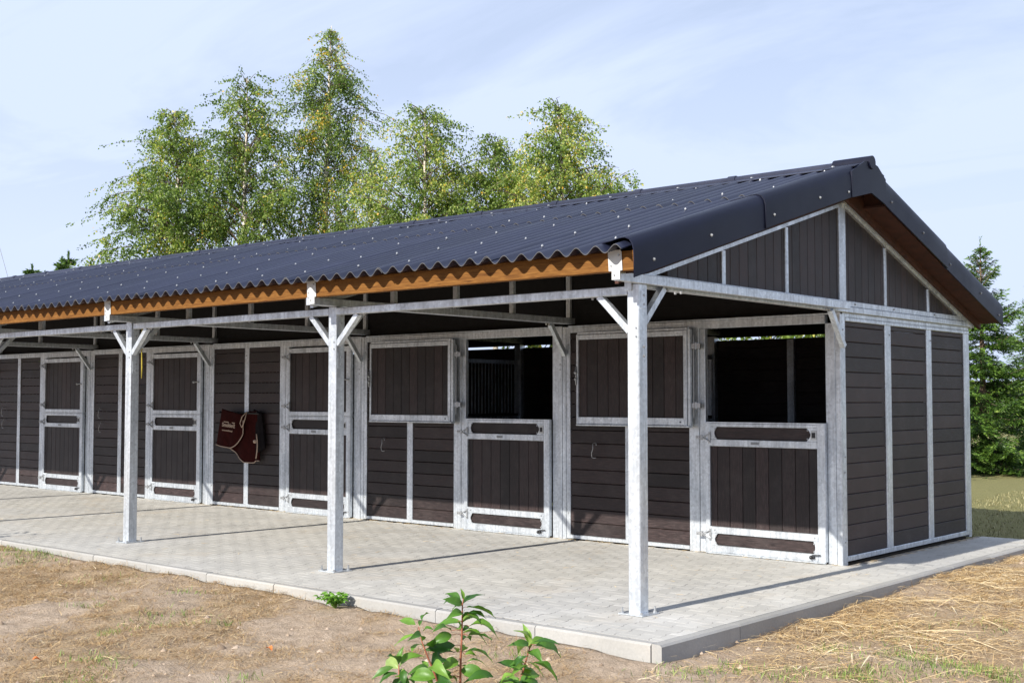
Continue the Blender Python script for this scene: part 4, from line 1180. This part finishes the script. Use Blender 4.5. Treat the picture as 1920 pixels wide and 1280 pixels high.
for i, (px_, dp, h_) in enumerate(((1330, 25, 3.6), (1450, 26, 3.9), (1560, 25, 3.5), (1010, 30, 4.2))):
    birch(px_, 0, dp, 1.7, ("leafy shrub behind the stable, glimpsed over the rear wall of the end stall", "leafy shrub seen through the end stall's gap, middle of three", "leafy shrub seen through the end stall's gap, by the gable post", "leafy shrub glimpsed over the rear wall of the second stall")[i], 40 + i, 6000, .10, lambda f: .9, .02, (), .3, 40, name="leafy_shrub", group="shrubs behind the stable", cat="shrub", H=h_, light=.15)

def conifer(base, H, Rb, label, seed, dens=1.0, name="spruce_tree", group=None, bare=.3, nl=.092, lead=.16):
    g = np.random.default_rng(seed)
    b = np.array([base[0], base[1], float(gz(base[0], base[1])) - .02]); e = empty(name, b); tag(e, label, "tree", group)
    t = MB(); zz = np.linspace(0, 1, 9); t.tube([(0, 0, z * H) for z in zz], list(.017 * H * (1 - zz) ** .8 + .006), 8); t.build("trunk", M['sbark'], e, True)
    br = MB(); PP_, DD, TT, LL = [], [], [], []
    z = bare
    while z < H * .985:
        f_ = z / H
        Lb = Rb * max(.05, (1 - f_) ** .82) if f_ < 1 - lead else Rb * .22 * (1 - f_) / lead + .05
        nb = 7 if f_ < .8 else 5
        for i in range(nb):
            az = g.uniform(0, 6.28); L_ = Lb * g.uniform(.7, 1.12); s = np.linspace(0, 1, 7)
            droop = .34 * (1 - f_) ; upt = .16 + .5 * f_ ** 2
            if f_ > 1 - lead: droop, upt = -.5, .4
            pts = np.column_stack([np.cos(az) * L_ * s, np.sin(az) * L_ * s, z + g.normal(0, .03) + L_ * (-droop * np.sin(s * 1.9) + upt * s ** 2)])
            br.tube(pts, list(.012 * (1 - s) + .003), 4, False)
            ns = max(3, int(L_ / .055 * dens))
            for k in range(ns):
                ss = (k + .5) / ns
                if ss < .12 and L_ > .6: continue
                q = np.array([np.interp(ss, s, pts[:, j]) for j in range(3)])
                for sg in (-1, 1):
                    a2 = az + sg * R(g.uniform(38, 62)); lt = min(.42, .16 + .34 * L_ * (1 - ss) ** .8 * .6) * g.uniform(.7, 1.2)
                    if f_ > 1 - lead: lt *= .35
                    d = np.array([math.cos(a2), math.sin(a2), -.25 * (1 - f_) + g.normal(0, .15)])
                    n_ = max(2, int(lt / .05)); u = np.linspace(0, 1, n_)[:, None]
                    c = q + d * lt * u; c[:, 2] -= .12 * lt * u[:, 0] ** 2
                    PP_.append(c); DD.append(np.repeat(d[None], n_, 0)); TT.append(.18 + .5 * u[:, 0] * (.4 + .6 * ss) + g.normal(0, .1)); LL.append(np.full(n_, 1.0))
        z += (.16 + .10 * (1 - f_)) * (1.0 if f_ < 1 - lead else 1.0)
    # the leader
    u = np.linspace(H * (1 - lead * .8), H * 1.03, 26); PP_.append(np.column_stack([0 * u, 0 * u, u])); DD.append(np.repeat([[0.2, 0, 1.0]], 26, 0)); TT.append(np.full(26, .45)); LL.append(np.full(26, .7))
    br.build("branches", M['sbark'], e)
    P = np.concatenate(PP_); D = unit(np.concatenate(DD)); T = np.concatenate(TT); L_ = nl * np.concatenate(LL); n = len(P)
    Vs, Fs, Ts = [], [], []; off = 0
    for r_ in range(4):
        Dq = unit(D + g.normal(0, .28, (n, 3))); S = unit(np.cross(Dq, g.normal(0, 1, (n, 3)))); l_ = L_ * g.uniform(.7, 1.25, n)
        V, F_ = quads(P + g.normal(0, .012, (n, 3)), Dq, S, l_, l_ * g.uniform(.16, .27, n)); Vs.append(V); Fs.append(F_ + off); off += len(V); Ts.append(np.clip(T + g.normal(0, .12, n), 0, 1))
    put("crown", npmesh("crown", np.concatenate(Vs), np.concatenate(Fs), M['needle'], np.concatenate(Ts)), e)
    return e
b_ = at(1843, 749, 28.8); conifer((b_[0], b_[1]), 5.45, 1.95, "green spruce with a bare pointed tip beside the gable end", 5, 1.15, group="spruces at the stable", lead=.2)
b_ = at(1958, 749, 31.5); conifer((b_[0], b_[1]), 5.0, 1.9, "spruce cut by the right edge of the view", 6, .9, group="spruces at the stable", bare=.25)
for i, (px_, py_, dp, lab) in enumerate(((60, 506, 60, "distant pine tip over the far roof, leftmost of the four"), (84, 518, 62, "smallest distant pine tip barely above the roof ridge"), (116, 492, 60, "distant pine tip second from the right of four"), (128, 482, 61, "tallest distant pine tip beside the birches"))):
    q = at(px_, py_, dp); conifer((q[0], q[1]), q[2] + .1, 1.5, lab, 60 + i, .35, "pine_tree", "distant pine tips over the roof", bare=3.2, nl=.24, lead=.05)
# far hedge behind the meadow, a wood that reads as one mass
g = np.random.default_rng(9); n = 26000
px_ = g.uniform(1700, 2300, n); dp = g.uniform(78, 90, n)
P = CAM + dp[:, None] * (FW + RT * ((px_ - 960) / FPX)[:, None]); hh = 4.6 * (.45 + .55 * vnoise(px_, px_ * 0, 70, 3)); P[:, 2] = g.uniform(0, 1, n) ** .8 * hh - .1
D = unit(g.normal(0, 1, (n, 3))); S = unit(np.cross(D, g.normal(0, 1, (n, 3)))); L_ = g.uniform(.25, .5, n); V, F_ = quads(P, D, S, L_, L_ * .7)
o = put("hedge", npmesh("hedge", V, F_, M['bleaf'], np.clip(g.normal(.35, .18, n), 0, .9)), kind='stuff'); tag(o, "far low wood beyond the meadow at the right edge")
# pole outside the view with the cable that crosses the left corner of the sky
pole = at(-150, 749, 40); pole[2] = float(gz(pole[0], pole[1]))
t = MB(); t.tube([(0, 0, 0), (0, 0, 9.5)], [.14, .10], 8); o = t.build("utility_pole", simple("pole_timber", (.15, .11, .08), .9)); o.location = pole; tag(o, "timber pole left of the birches with a guy wire", "pole")
a = at(-60, 250, 39); b_ = at(26, 560, 41); c = MB(); c.tube([np.array([pole[0], pole[1], pole[2] + 9.4]) * 0 + a, (a + b_) / 2, b_ + (b_ - a) * .9], .007, 4); tag(c.build("guy_wire", M['plate']), "thin wire slanting down at the left edge of the sky", "wire")
